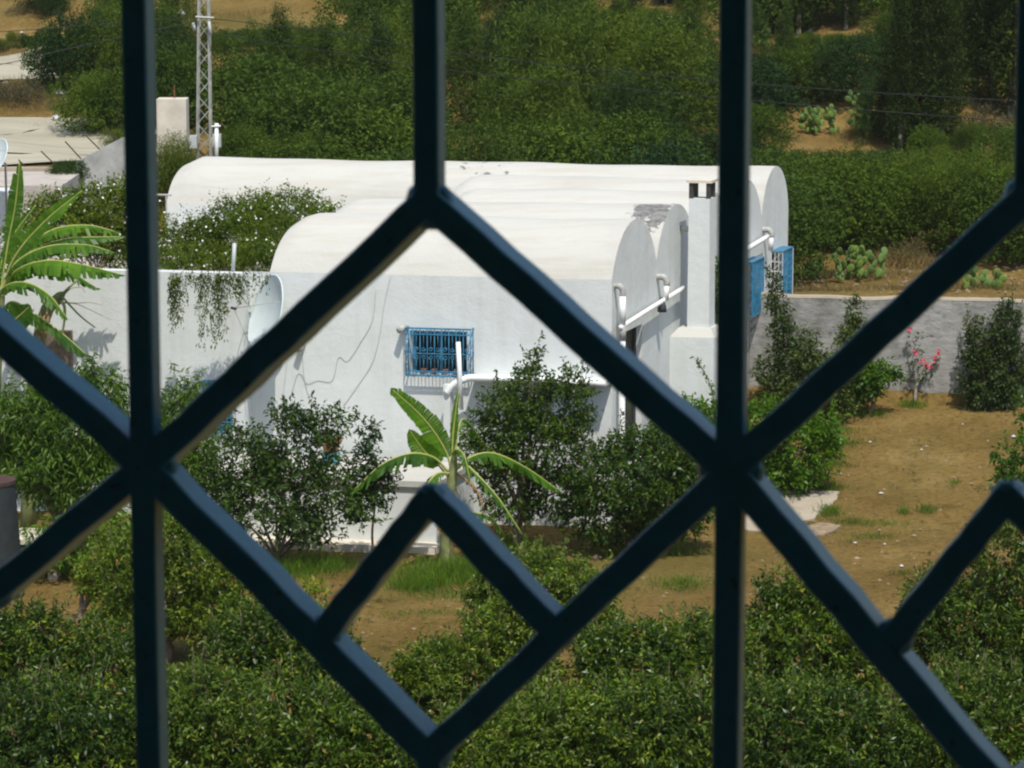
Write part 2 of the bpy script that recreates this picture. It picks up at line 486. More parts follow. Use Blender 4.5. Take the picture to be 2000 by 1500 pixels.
def tree(name, label, cat, base_px, lst, nsp, leaf, material, per=9, splen=.22, group=None, r0=.06, droop=.2, shell=.5, gap=0., depth=1., bark='bark', Y=None, crown='crown', gf=3.0, zmin=None, fork=.3, upn=.8, shoots=0, shoot_mat=None):
    if Y is None: base = G(*base_px)
    else:
        x = P(base_px[0], base_px[1], Y).x; base = Vector((x, Y, zfun(x, Y)))
    t = thing(name, base, label, cat, group)
    bl = px_blobs(base.y, lst, depth)
    limbs(t, base, [b[0] for b in bl], r0, bark, fork=fork)
    foliage(crown, bl, nsp, per, splen, leaf, material, t, droop, shell, gap, upn, gf, zmin)
    if shoots:
        c, o = crown_points(bl, shoots, .88, -1)
        top = c[:, 2] > np.median(c[:, 2]); c, o = c[top], o[top]
        cs_, ds_ = [], []
        twg = MB()
        for p, d in zip(c, o):
            dv = Vector((d[0] * .35 + random.gauss(0, .18), d[1] * .35 + random.gauss(0, .18), 1)).normalized(); L = random.uniform(.18, .55); nn = max(3, int(L / .055))
            for q_ in range(nn):
                cs_.append(p + np.array(dv) * L * (q_ / nn) + rng.normal(0, .012, 3)); ds_.append(np.array(dv))
            twg.tube([Vector(p) - dv * .15, Vector(p) + dv * L], [.006, .003], 4, False)
        V = sprig_leaves(np.array(cs_), np.array(ds_), 3, .07, leaf, droop, upn) - np.array(org(t)[:])
        ob_ = link('shoots', quads_mesh('shoots', V, len(V) // 4), shoot_mat or material, t); ob_['kind'] = 'stuff'
        ob_ = twg.build('twigs', bark, t); ob_['kind'] = 'stuff'
    return t

# ------------------------------------------------------------------ ground
def frange(a, b, s):
    out = []; x = a
    while x < b - 1e-6: out.append(x); x += s
    return out
xs = frange(-88, -40, 12) + frange(-40, -16, 2) + frange(-16, 18, .5) + frange(18, 44, 2) + frange(44, 92, 12)
ws = frange(-20, 24, 4) + frange(24, 60.5, .5) + [60.9, 61.05, 61.4, 61.8] + frange(62.3, 112, .8) + frange(112, 150, 4) + [150, 160, 172, 186, 200]
gv, gf_ = [], []
rs = random.Random(3)
for w in ws:
    for x in xs:
        y = w - SK * max(-30, min(30, x))
        z = zfun(x, y)
        if 25 < w < 60.8 and abs(x) < 18: z += rs.uniform(-.028, .028)
        elif 62 < w < 112: z += rs.uniform(-.06, .06)
        gv.append((x, y, z))
nx = len(xs)
for j in range(len(ws) - 1):
    for i in range(nx - 1):
        a = j * nx + i
        gf_.append((a, a + 1, a + 1 + nx, a + nx))
me = bpy.data.meshes.new('ground'); me.from_pydata(gv, [], gf_)
ground = link('ground', me, 'soil', None, True); prop(ground, kind='structure')

# dirt road with its hairpin on the left, draped over the slope
road_px = [(225, 303, .5), (190, 302, 1.1), (150, 299, 2.1), (90, 290, 3.6), (40, 284, 4.6), (-60, 276, 5.0), (-220, 250, 4.4), (-330, 200, 3.2), (-220, 158, 3.0), (-60, 142, 2.9), (60, 130, 2.4), (110, 118, 2.0), (230, 92, 1.8), (330, 70, 1.7)]
ctr = cat_path([G(a, b) for a, b, _ in road_px], 7)
hw = np.interp(np.linspace(0, len(road_px) - 1, len(ctr)), range(len(road_px)), [c for _, _, c in road_px])
mb = MB(); rows = []
NR = 8
for i, p in enumerate(ctr):
    t = ctr[min(i + 1, len(ctr) - 1)] - ctr[max(i - 1, 0)]; t.z = 0; t.normalize(); sd = Vector((-t.y, t.x, 0))
    rows.append([])
    for k in range(NR + 1):
        q = p + sd * (hw[i] * (2 * k / NR - 1) * (1 + (.06 * math.sin(i * 1.7 + k) if k in (0, NR) else 0)))
        q.y = max(q.y, 69.93)
        z = zfun(q.x, q.y) + .10
        rows[-1].append((q.x, q.y, z))
vv = [p for r_ in rows for p in r_]
ff = []
for i in range(len(rows) - 1):
    for k in range(NR):
        a = i * (NR + 1) + k
        ff.append((a, a + 1, a + NR + 2, a + NR + 1))
mb.add(vv, ff)
prop(mb.build('road', 'road_dust', None, True), kind='structure')

# ------------------------------------------------------------------ the room behind the grille
GA = R(16)
EG = Vector((math.cos(GA), -math.sin(GA), 0)); NG = Vector((math.sin(GA), math.cos(GA), 0))
GC = Vector((0, 1.53, HC - .26))              # a point of the grille plane
def rm(a, n, z): return GC + EG * a + NG * n + Vector((0, 0, z))
WI = (-1.25, 1.25, -.85, .95)                 # window opening in grille coordinates
mb = MB()
for a0, a1, z0, z1 in ((-3, WI[0], -1.4, 1.7), (WI[1], 3, -1.4, 1.7), (WI[0], WI[1], -1.4, WI[2]), (WI[0], WI[1], WI[3], 1.7)):
    mb.hexa([rm(a0, -.22, z0), rm(a1, -.22, z0), rm(a1, .012, z0), rm(a0, .012, z0), rm(a0, -.22, z1), rm(a1, -.22, z1), rm(a1, .012, z1), rm(a0, .012, z1)])
prop(mb.build('window_wall', 'interior'), kind='structure')
mb = MB()
for a0, a1, n0, n1 in ((-3.2, -3, -4, .01), (3, 3.2, -4, .01), (-3, 3, -4.2, -4)):
    mb.hexa([rm(a0, n0, -1.4), rm(a1, n0, -1.4), rm(a1, n1, -1.4), rm(a0, n1, -1.4), rm(a0, n0, 1.7), rm(a1, n0, 1.7), rm(a1, n1, 1.7), rm(a0, n1, 1.7)])
prop(mb.build('room_wall', 'interior'), kind='structure')
for nm, z0, z1 in (('room_floor', -1.6, -1.402), ('room_ceiling', 1.702, 1.9)):
    mb = MB(); mb.hexa([rm(a, n, z) for z in (z0, z1) for a, n in ((-3.2, -4.2), (3.2, -4.2), (3.2, .01), (-3.2, .01))])
    prop(mb.build(nm, 'interior'), kind='structure')
mb = MB(); mb.hexa([rm(a, n, z) for z in (-HC - 1, -1.602) for a, n in ((-3.2, -4.2), (3.2, -4.2), (3.2, .01), (-3.2, .01))])
prop(mb.build('lower_storey_wall', 'interior'), kind='structure')

def gp(px, py):                                # picture point on the grille plane
    r = Vector(ray(px, py)); o = Vector((0, 0, HC))
    t = (GC - o).dot(NG) / r.dot(NG); q = o + r * t - GC
    return (q.dot(EG), q.z)
BW = .0139
grille = thing('window_grille', rm(0, 0, WI[2]), 'dark blue painted iron window grille of diagonal and upright bars in the foreground', 'grille')
def bar(p0, p1, w, name='bar', off=0.0, ext=0.0, dep=None):
    a = rm(p0[0], off, p0[1]); b = rm(p1[0], off, p1[1])
    d = (b - a).normalized(); a = a - d * ext; b = b + d * ext
    s = d.cross(NG).normalized(); h = w / 2; ch = w * .13; g = BW / 2 * (w / BW if dep is None else .985 - .02 * random.random()); hb = g if dep is None else dep - g
    prof = [(-h + ch, -g), (h - ch, -g), (h - ch * .3, -g + ch * .3), (h, -g + ch), (h, hb - ch), (h - ch, hb), (-h + ch, hb), (-h, hb - ch), (-h, -g + ch), (-h + ch * .3, -g + ch * .3)]
    n = len(prof); k = 13; mb_ = MB(); V = []; Fs = []
    for i in range(k):
        c = a.lerp(b, i / (k - 1)); wv = (s * random.uniform(-.00055, .00055) + NG * random.uniform(-.0004, .0004)) if 0 < i < k - 1 else Vector()
        V += [c + wv + s * x + NG * y for x, y in prof]
    for i in range(k - 1):
        for j in range(n):
            j2 = (j + 1) % n
            Fs.append((i * n + j, i * n + j2, (i + 1) * n + j2, (i + 1) * n + j))
    Fs += [tuple(reversed(range(n))), tuple((k - 1) * n + j for j in range(n))]
    mb_.add(V, Fs)
    return mb_.build(name, 'grille_paint', grille, False)
T = gp(846, 392); N1 = gp(287, 905); N3 = gp(1427, 915); Bt = gp(856, 1472)
PK = gp(846, 972); Q1 = gp(632, 1238); Q2 = gp(1090, 1232)
V1t = gp(275, 0); V1b = gp(303, 1500); V3t = gp(1432, 0); V3b = gp(1411, 1500); V2t = gp(848, 0)
per_ = (N3[0] - N1[0], 0.0)
NODE = {0: gp(287, 909), 1: gp(1427, 917)}
N1 = NODE[0]; N3 = (N1[0] + per_[0], N1[1])
def node(k): return NODE.get(k, (N1[0] + per_[0] * k, N1[1]))
T = ((N1[0] + N3[0]) / 2, T[1]); Bt = (T[0], Bt[1]); PK = (T[0], PK[1])
def sh(p, k): return (p[0] + per_[0] * k, p[1])
def weld(p, r):
    mb_ = MB(); c = rm(p[0], 0, p[1]); V = []; Fs = []
    nu, nv = 10, 6
    for i in range(nv + 1):
        th = math.pi * i / nv
        for j in range(nu):
            ph = 2 * math.pi * j / nu
            V.append(c + EG * (r * math.sin(th) * math.cos(ph)) + Vector((0, 0, r * math.sin(th) * math.sin(ph))) + NG * (BW * .47 * math.cos(th)))
    for i in range(nv):
        for j in range(nu):
            Fs.append((i * nu + j, i * nu + (j + 1) % nu, (i + 1) * nu + (j + 1) % nu, (i + 1) * nu + j))
    mb_.add(V, Fs); mb_.build('weld', 'grille_paint', grille, True)
DG = .0153
for k in range(-3, 4):
    xk = N1[0] + per_[0] * k
    if not WI[0] < xk < WI[1]: continue
    Tk, Bk, Pk_, qa, qb = sh(T, k), sh(Bt, k), sh(PK, k), sh(Q1, k), sh(Q2, k)
    if k == 1:
        Tk = gp(2010, 383); Bk = (Tk[0] - .002, Bt[1] + .001); Pk_ = gp(1968, 968); qa = gp(1748, 1244)
    if k == -1:
        Tk = gp(-300, 394); Bk = (gp(-284, 1462)[0], Bk[1])
    bar((xk + .0005, WI[3]), (xk - .0005, WI[2]), BW)                       # full upright
    weld(node(k), .0175)
    bar((Tk[0], WI[3]), Tk, BW * .985, ext=.003)
    bar((Bk[0], Bk[1]), (Bk[0], WI[2]), BW * .985)
    weld((Tk[0], Tk[1] - .002), .0135); weld(Bk, .0115)
    bar(Tk, node(k), DG, ext=.004, dep=.0330); bar(Tk, node(k + 1), DG * .985, ext=.004, dep=.0226)
    bar(node(k), Bk, DG * 1.01, ext=.004, dep=.0223); bar(node(k + 1), Bk, DG * .975, ext=.004, dep=.0320)
    bar(Pk_, qa, DG * .92, ext=.002, dep=.0198); bar(Pk_, qb, DG * .935, ext=.002, dep=.0195)
    weld((Pk_[0], Pk_[1] - .0015), .0095); weld(qa, .0102); weld(qb, .0102)
for z in (WI[2] + .01, WI[3] - .01):
    bar((WI[0], z), (WI[1], z), BW * .97)

# ------------------------------------------------------------------ the vaulted house
PSI, ALP = R(10.3), R(19)
EU = Vector((math.cos(PSI), -math.sin(PSI), 0)); EV = Vector((math.sin(ALP), math.cos(ALP), 0))
HO = P(1195, 545, 51.5); HO.z = 0
def H(u, v, z): return HO + EU * u + EV * v + Vector((0, 0, z))
NF = Vector((math.sin(PSI), math.cos(PSI), 0))        # front wall plane normal (horizontal)
NE = Vector((math.cos(ALP), -math.sin(ALP), 0))       # end wall outward normal
def FW(px, py, v=0.0):
    r = Vector(ray(px, py)); o = Vector((0, 0, HC)); q0 = HO + EV * v
    t = (q0 - o).dot(NF) / r.dot(NF); q = o + r * t
    return ((q - q0).dot(EU), q.z)
def EW(px, py, u=0.0):
    r = Vector(ray(px, py)); o = Vector((0, 0, HC)); q0 = HO + EU * u
    t = (q0 - o).dot(NE) / r.dot(NE); q = o + r * t
    return ((q - q0).dot(EV), q.z)
ZS, RISE = 4.30, .90
VB = [0, 2.68, 5.16, 7.64, 10.14, 12.35]
def u_at(px, v, z):
    lo, hi = -20, 6
    for _ in range(40):
        m_ = (lo + hi) / 2
        if proj(H(m_, v, z))[0] < px: lo = m_
        else: hi = m_
    return lo
UL = [u_at(527, 0, ZS), u_at(672, 3.9, 5.1), u_at(858, 5.2, 4.4), u_at(864, 7.7, 4.4), u_at(327, 10.2, ZS)]
house = thing('vaulted_house', H(0, 0, 0), 'long white house with five barrel vaulted roofs behind the garden trees', 'house')
def arcz(t, rise, half):           # t in -1..1
    Rr = (half * half + rise * rise) / (2 * rise)
    return math.sqrt(Rr * Rr - (t * half) ** 2) - (Rr - rise)
rises = [.88, .87, .86, .86, .90]
for i in range(5):
    v0, v1 = VB[i], VB[i + 1]; half = (v1 - v0) / 2; vm = (v0 + v1) / 2
    ul = UL[i]; ur = 0.0
    nu, na = 36, 22
    V = []; Fs = []
    for a in range(nu + 1):
        u = ul + (ur - ul) * a / nu
        for k in range(na + 1):
            t = -1 + 2 * k / na
            z = ZS + arcz(t, rises[i], half)
            wv = 0.012 * math.sin(u * 1.1 + i * 2) + .008 * math.sin(u * 2.7 + k * .2)
            rim = -.05 * max(0, 1 - (u - ul) / .35) ** 2 - .0 
            V.append(H(u, vm + t * half, z + (wv + rim * 3) * (1 - t * t) ** .5 if abs(t) < 1 else ZS))
    for a in range(nu):
        for k in range(na):
            q = a * (na + 1) + k
            Fs.append((q, q + na + 1, q + na + 2, q + 1))
    mb = MB().add(V, Fs)
    vault = mb.build('vault', {1: 'roof_peel', 4: 'roof_worn'}.get(i, 'roof_cream'), house, True)
    for u, nm in ((ul, 'gable'), (ur, 'gable')):
        base = 0 if u == ul else nu * (na + 1)
        rim = [V[base + k] for k in range(na + 1)]
        mb = MB().add([p - EU * .0 for p in rim], [tuple(range(na + 1)) if u == ur else tuple(reversed(range(na + 1)))])
        g_ = mb.build(nm, 'wall_white', vault)
# walls with openings
def wall(name, fmap, a0, a1, z0, z1, holes, depth, material, parent):
    As = sorted({a0, a1} | {h[0] for h in holes} | {h[1] for h in holes})
    Zs = sorted({z0, z1} | {h[2] for h in holes} | {h[3] for h in holes})
    mb_ = MB()
    for i in range(len(As) - 1):
        for j in range(len(Zs) - 1):
            ca, cz = (As[i] + As[i + 1]) / 2, (Zs[j] + Zs[j + 1]) / 2
            if any(h[0] < ca < h[1] and h[2] < cz < h[3] for h in holes): continue
            mb_.add([fmap(As[i], 0, Zs[j]), fmap(As[i + 1], 0, Zs[j]), fmap(As[i + 1], 0, Zs[j + 1]), fmap(As[i], 0, Zs[j + 1])], [(0, 1, 2, 3)])
    for h in holes:
        c = [(h[0], h[2]), (h[1], h[2]), (h[1], h[3]), (h[0], h[3])]
        for k in range(4):
            (a, z), (b_, y) = c[k], c[(k + 1) % 4]
            mb_.add([fmap(a, 0, z), fmap(b_, 0, y), fmap(b_, depth, y), fmap(a, depth, z)], [(0, 1, 2, 3)])
    return mb_.build(name, material, parent)
fF = lambda a, d, z: H(a, d, z)
fE = lambda a, d, z: H(-d, a, z)
u_l = u_at(490, 0, 3)
w0 = FW(800, 645); w1 = FW(912, 735)
win_hole = (w0[0], w1[0], w1[1], w0[1])
wall('front_wall', fF, u_l, 0, -.4, ZS, [win_hole], .22, 'wall_white', house)
d0 = EW(1214, 640); d1 = EW(1254, 640)
door_hole = (d0[0], d1[0], .9, 3.30)
e2a, e2b = EW(1457, 520), EW(1478, 600); e3a, e3b = EW(1512, 495), EW(1531, 566)
h2 = (8.62, 9.40, e2b[1] + .05, e2a[1] + .05)
h3 = (10.95, 11.75, e3b[1], e3a[1])
wall('end_wall', fE, 0, VB[5], -.4, ZS, [door_hole, h2, h3], .2, 'wall_white', house)
mb = MB()                                           # back and left walls
mb.add([H(0, VB[5], -.4), H(UL[4], VB[5], -.4), H(UL[4], VB[5], ZS), H(0, VB[5], ZS)], [(0, 1, 2, 3)])
mb.add([H(UL[4], VB[4], -.4), H(UL[4], VB[5], -.4), H(UL[4], VB[5], ZS), H(UL[4], VB[4], ZS)], [(0, 1, 2, 3)])
mb.add([H(UL[4], VB[4], -.4), H(UL[1], VB[4], -.4), H(UL[1], VB[4], ZS), H(UL[4], VB[4], ZS)], [(0, 1, 2, 3)])
mb.add([H(UL[1], VB[1], -.4), H(UL[1], VB[4], -.4), H(UL[1], VB[4], ZS), H(UL[1], VB[1], ZS)], [(0, 1, 2, 3)])
mb.build('rear_wall', 'wall_white', house)
# left block with flat terrace roof and low parapet
ZT = 4.27
LB = -.32
u_ll = u_at(-330, 0, 3)
lw0, lw1 = FW(398, 742, LB), FW(455, 846, LB)
lhole = (lw0[0], lw1[0], lw1[1], lw0[1])
wall('courtyard_wall', lambda a, d, z: H(a, LB + d, z), u_ll, u_l, -.4, ZT, [lhole], .2, 'wall_white', house)
mb = MB()
mb.add([H(u_l, LB, -.4), H(u_l, 0.002, -.4), H(u_l, 0.002, ZT), H(u_l, LB, ZT)], [(0, 1, 2, 3)])
mb.hexa([H(u_ll, LB + .003, ZT), H(u_l, LB + .003, ZT), H(u_l, LB + .25, ZT), H(u_ll, LB + .25, ZT), H(u_ll, LB + .003, ZT + .03), H(u_l, LB + .003, ZT + .03), H(u_l, LB + .25, ZT + .03), H(u_ll, LB + .25, ZT + .03)])
mb.add([H(u_ll, LB + .25, ZT), H(UL[0] + .1, LB + .25, ZT), H(UL[0] + .1, LB + .25, 3.6), H(u_ll, LB + .25, 3.6)], [(0, 1, 2, 3)])
mb.build('parapet', 'wall_white', house)
mb = MB().add([H(u_ll, LB + .25, 3.62), H(UL[1], LB + .25, 3.62), H(UL[1], VB[4], 3.62), H(u_ll, VB[4], 3.62)], [(0, 1, 2, 3)])
mb.add([H(u_ll, LB, -.4), H(u_ll, VB[4], -.4), H(u_ll, VB[4], 3.62), H(u_ll, LB, ZT)], [(0, 1, 2, 3)])
mb.build('terrace_roof', 'roof_grey', house)

# platform (cistern) with slab edge and footing, canopy with rolled lip
pa = u_at(385, -2.2, 1.1); pb_ = u_at(851, -2.2, 1.1)
VP_ = -2.18
def slab(u0, u1, v0, v1, z0, z1): return [H(u0, v0, z0), H(u1, v0, z0), H(u1, v1, z0), H(u0, v1, z0), H(u0, v0, z1), H(u1, v0, z1), H(u1, v1, z1), H(u0, v1, z1)]
pl = MB().hexa(slab(pa, pb_, VP_, LB - .004, -.3, 1.06)).build('platform', 'wall_white', house)
MB().hexa(slab(pa - .05, pb_ + .05, VP_ - .06, LB - .006, 1.062, 1.16)).build('slab', 'roof_cream', pl)
MB().hexa(slab(pa - .3, pb_ + .12, VP_ - .42, VP_ - .003, -.3, .13)).build('footing', 'footing', pl)
c0, c1 = FW(905, 740, -.35), FW(1185, 748, -.35)
ca = c0[0] + .1; cb = c1[0]; cz = c0[1]
canopy = MB().hexa(slab(ca, cb, -.35, -.003, cz - .04, cz + .03)).build('canopy', 'wall_white', house)
lip = [H(FW(872, 768, -.42)[0], -.42, FW(872, 768, -.42)[1]), H(FW(885, 752, -.41)[0], -.41, FW(885, 752, -.41)[1]), H(FW(905, 742, -.40)[0], -.4, FW(905, 742, -.4)[1]), H(FW(930, 736, -.38)[0], -.38, cz + .03), H(cb * .5 + ca * .5, -.38, cz + .02), H(cb, -.38, cz)]
MB().tube(cat_path(lip, 6), .062, 9).build('lip', 'pipe_white', canopy, True)
pu = FW(876, 780, -.30)
MB().hexa(slab(pu[0] - .05, pu[0] + .07, -.42, -.28, 1.165, cz - .1)).build('pilaster', 'wall_white', canopy)
a0 = FW(895, 668, -.5); a1 = FW(901, 800, -.5)
MB().tube([H(a0[0], -.5, a0[1]), H(a1[0], -.5, a1[1])], .04, 9).build('standpipe', 'pipe_white', house, True)

# ---- front window with scrolled blue grille
def scroll_path(cu, cz_, r, turn, n=14, start=0.0):
    return [(cu + r * (1 - .62 * i / n) * math.cos(start + turn * 2 * math.pi * i / n), cz_ + r * (1 - .62 * i / n) * math.sin(start + turn * 2 * math.pi * i / n)) for i in range(n + 1)]
def front_window(parent, hole, proj_v, off, fm, nb=7):
    a0_, a1_, z0_, z1_ = hole
    w = MB()
    for x in (a0_, (a0_ + a1_) / 2 - .025, a1_ - .05):
        w.hexa([fm(x, off - .05, z0_), fm(x + .05, off - .05, z0_), fm(x + .05, off, z0_), fm(x, off, z0_), fm(x, off - .05, z1_), fm(x + .05, off - .05, z1_), fm(x + .05, off, z1_), fm(x, off, z1_)])
    for z in (z0_, z1_ - .05):
        w.hexa([fm(a0_ + .002, off - .046, z), fm(a1_ - .002, off - .046, z), fm(a1_ - .002, off - .003, z), fm(a0_ + .002, off - .003, z), fm(a0_ + .002, off - .046, z + .05), fm(a1_ - .002, off - .046, z + .05), fm(a1_ - .002, off - .003, z + .05), fm(a0_ + .002, off - .003, z + .05)])
    win = w.build('window', 'blue_shutter', parent)
    mid = (a0_ + a1_) / 2
    for x0, x1 in ((a0_ + .05, mid - .025), (mid + .025, a1_ - .05)):
        MB().add([fm(x0, off - .02, z0_ + .05), fm(x1, off - .02, z0_ + .05), fm(x1, off - .02, z1_ - .05), fm(x0, off - .02, z1_ - .05)], [(0, 1, 2, 3)]).build('pane', 'glass_dark', win)
    MB().hexa([fm(a0_ + .002, .004, z0_ - .03), fm(a1_ - .002, .004, z0_ - .03), fm(a1_ - .002, off - .055, z0_ - .03), fm(a0_ + .002, off - .055, z0_ - .03), fm(a0_ + .002, .004, z0_ + .012), fm(a1_ - .002, .004, z0_ + .012), fm(a1_ - .002, off - .055, z0_ + .012), fm(a0_ + .002, off - .055, z0_ + .012)]).build('sill', 'wall_white', win)
    return win
win = front_window(house, win_hole, 0, .2, fF)
g0 = FW(792, 639, -.16); g1 = FW(919, 738, -.16)
GU0, GU1, GZ0, GZ1 = g0[0], g1[0], g1[1], g0[1]
gr = MB()
PV = -.16
for z, th in ((GZ0, .028), (GZ1 - .028, .028), (GZ0 + .085, .016), (GZ1 - .125, .016), ((GZ0 + GZ1) / 2 - .03, .014)):
    gr.hexa([H(GU0, PV - .012, z), H(GU1, PV - .012, z), H(GU1, PV + .012, z), H(GU0, PV + .012, z), H(GU0, PV - .012, z + th), H(GU1, PV - .012, z + th), H(GU1, PV + .012, z + th), H(GU0, PV + .012, z + th)])
grl = gr.build('grille', 'blue_paint', house)
nb = 9
for k in range(nb + 1):
    u = GU0 + (GU1 - GU0) * k / nb
    r_ = .012 if k in (0, nb) else .0085
    MB().tube([H(u, PV + .003, GZ0 + .004), H(u, PV + .003, GZ1 - .004)], r_, 6).build('bar', 'blue_paint', grl, True)
for k in range(nb):
    u = GU0 + (GU1 - GU0) * (k + .5) / nb
    sgn = 1 if k % 2 else -1
    mb = MB()
    for zc, rr_, st in ((GZ1 - .075, .042, 0), ((GZ0 + GZ1) / 2 + .05, .040, 0), ((GZ0 + GZ1) / 2 - .09, .040, math.pi), (GZ0 + .055, .022, 0)):
        mb.tube([H(a, PV - .004, z) for a, z in scroll_path(u, zc, rr_, 1.35 * sgn, 12, st)], .0062, 5)
    mb.tube([H(u, PV, GZ0 + .10), H(u, PV, (GZ0 + GZ1) / 2 - .13)], .006, 5)
    mb.tube([H(u, PV, (GZ0 + GZ1) / 2 + .09), H(u, PV, GZ1 - .13)], .006, 5)
    mb.build('scroll', 'blue_paint', grl, True)
for u in (GU0, GU1):                               # returns that tie the cage to the wall
    mb = MB()
    for z in (GZ0 + .014, GZ1 - .014, (GZ0 + GZ1) / 2):
        mb.tube([H(u, PV, z), H(u, -.002, z)], .011, 6)
    for z in (GZ0 + .2, GZ1 - .22):
        mb.tube([H(u, PV, z), H(u, -.002, z)], .007, 5)
    mb.tube([H(u, -.02, GZ0), H(u, -.02, GZ1)], .01, 6)
    mb.build('return', 'blue_paint', grl, True)
# little pots on the sill
for uu, rr_ in ((.22, .05), (.40, .055), (.60, .05), (.80, .055)):
    u = win_hole[0] + (win_hole[1] - win_hole[0]) * uu
    p = H(u, .06, win_hole[2])
    mb = MB().tube([p, p + Vector((0, 0, .02)), p + Vector((0, 0, .09)), p + Vector((0, 0, .10))], [rr_ * .7, rr_ * .75, rr_, rr_ * 1.1], 9)
    t_ = mb.build('sill_pot', 'clay', None, True)
    t_.location = (0, 0, 0)
    prop(t_, 'small clay pot on the sill behind the scrolled blue window grille', 'pot', 'clay pots on the window sill')
# lower left window of the courtyard wall
fL = lambda a, d, z: H(a, LB + d, z)
lwin = front_window(house, lhole, 0, .18, fL)
mb = MB(); lg = None
for k in range(7):
    a = lhole[0] + (lhole[1] - lhole[0]) * k / 6
    mb.tube([fL(a, -.05, lhole[2]), fL(a, -.05, lhole[3])], .016, 6)
for z in np.linspace(lhole[2] + .02, lhole[3] - .02, 6):
    mb.tube([fL(lhole[0], -.047, z), fL(lhole[1], -.047, z)], .016, 6)
for k in range(6):
    for zc in np.linspace(lhole[2] + .12, lhole[3] - .12, 5):
        a = lhole[0] + (lhole[1] - lhole[0]) * (k + .5) / 6
        mb.tube([fL(x, -.05, z) for x, z in scroll_path(a, zc, .04, 1.3, 10)], .009, 5)
lg = mb.build('grille', 'blue_paint', house)

# ---- door opening and caged windows of the end wall
mb = MB().add([fE(door_hole[0], .15, door_hole[2]), fE(door_hole[1], .15, door_hole[2]), fE(door_hole[1], .15, door_hole[3]), fE(door_hole[0], .15, door_hole[3])], [(0, 1, 2, 3)])
door = mb.build('screen_door', 'screen', house)
mb = MB()
for a in (door_hole[0], (door_hole[0] + door_hole[1]) / 2 - .02, door_hole[1] - .05):
    mb.hexa([fE(a, .14, door_hole[2]), fE(a, .10, door_hole[2]), fE(a + .05, .10, door_hole[2]), fE(a + .05, .14, door_hole[2]), fE(a, .14, door_hole[3]), fE(a, .10, door_hole[3]), fE(a + .05, .10, door_hole[3]), fE(a + .05, .14, door_hole[3])])
mb.build('door_frame', 'dark_iron', door)
def cage(hole, out, solid):
    v0, v1, z0, z1 = hole
    w_ = MB().add([fE(v0, .16, z0), fE(v1, .16, z0), fE(v1, .16, z1), fE(v0, .16, z1)], [(0, 1, 2, 3)]).build('window', 'glass_dark', house)
    mb_ = MB()
    for a in (v0 + .02, (v0 + v1) / 2, v1 - .02):
        mb_.tube([fE(a, .13, z0), fE(a, .13, z1)], .03, 6)
    mb_.build('window_frame', 'frame_white', w_)
    sd = MB()
    for v in (v0 - .04, v1 + .04):
        for k in range(4):
            u = out * k / 3
            sd.tube([H(u + .012, v, z0 - .06), H(u + .012, v, z1 + .06)], .009 if k in (0, 3) else .006, 5)
        for k in range(6):
            z = z0 - .06 + (z1 - z0 + .12) * k / 5
            sd.tube([H(.012, v, z), H(out, v, z)], .006, 5)
        for k in range(5):
            za, zb = z0 - .06 + (z1 - z0 + .12) * k / 5, z0 - .06 + (z1 - z0 + .12) * (k + 1) / 5
            sd.tube([H(.012, v, za), H(out, v, zb)], .005, 4)
    cg = sd.build('cage', 'blue_paint' if solid else 'frame_white', house)
    fr = MB()
    nbar = 9
    for k in range(nbar + 1):
        v = v0 - .04 + (v1 - v0 + .08) * k / nbar
        fr.tube([H(out + .004, v, z0 - .06), H(out + .004, v, z1 + .06)], .011, 5)
    for k in range(8):
        z = z0 - .06 + (z1 - z0 + .12) * k / 7
        fr.hexa([H(out - .008, v0 - .04, z - .016), H(out + .004, v0 - .04, z - .016), H(out + .004, v1 + .04, z - .016), H(out - .008, v1 + .04, z - .016), H(out - .018, v0 - .04, z + .016), H(out - .008, v0 - .04, z + .016), H(out - .008, v1 + .04, z + .016), H(out - .018, v1 + .04, z + .016)])
    fr.build('cage_front', 'blue_paint', cg)
    MB().hexa([H(0.003, v0 - .05, z1 + .063), H(out + .02, v0 - .05, z1 + .063), H(out + .02, v1 + .05, z1 + .063), H(.003, v1 + .05, z1 + .063), H(.003, v0 - .05, z1 + .085), H(out + .02, v0 - .05, z1 + .085), H(out + .02, v1 + .05, z1 + .085), H(.003, v1 + .05, z1 + .085)]).build('cage_top', 'blue_shutter', cg)
cage(h2, .22, True); cage(h3, .23, False)
# part of a window cage seen left of the upright, behind the chimney
MB().hexa([H(0.003, 5.9, 3.05), H(.30, 5.9, 3.05), H(.30, 6.7, 3.05), H(.003, 6.7, 3.05), H(.003, 5.9, 3.12), H(.30, 5.9, 3.12), H(.30, 6.7, 3.12), H(.003, 6.7, 3.12)]).build('window_hood', 'blue_paint', house)

# ---- chimney
cv = EW(1308, 650)[0]
blk_top = EW(1310, 648)[1]
CU1 = .80; CVD = .72
ch = MB()
ch.hexa([H(.003, cv, -.3), H(CU1, cv, -.3), H(CU1, cv + CVD, -.3), H(.003, cv + CVD, -.3), H(.003, cv, blk_top - .08), H(CU1, cv, blk_top - .08), H(CU1, cv + CVD, blk_top - .08), H(.003, cv + CVD, blk_top - .08)])
chim = ch.build('chimney', 'wall_white', house)
su0, su1, sv0, sv1 = .26, .66, cv + .2, cv + .58
MB().hexa([H(.004, cv + .003, blk_top - .08), H(CU1 - .004, cv + .003, blk_top - .08), H(CU1 - .004, cv + CVD - .003, blk_top - .08), H(.004, cv + CVD - .003, blk_top - .08), H(.12, cv + .12, blk_top + .07), H(su1 + .06, cv + .12, blk_top + .07), H(su1 + .06, cv + CVD - .05, blk_top + .07), H(.12, cv + CVD - .05, blk_top + .07)]).build('shoulder', 'roof_cream', chim)
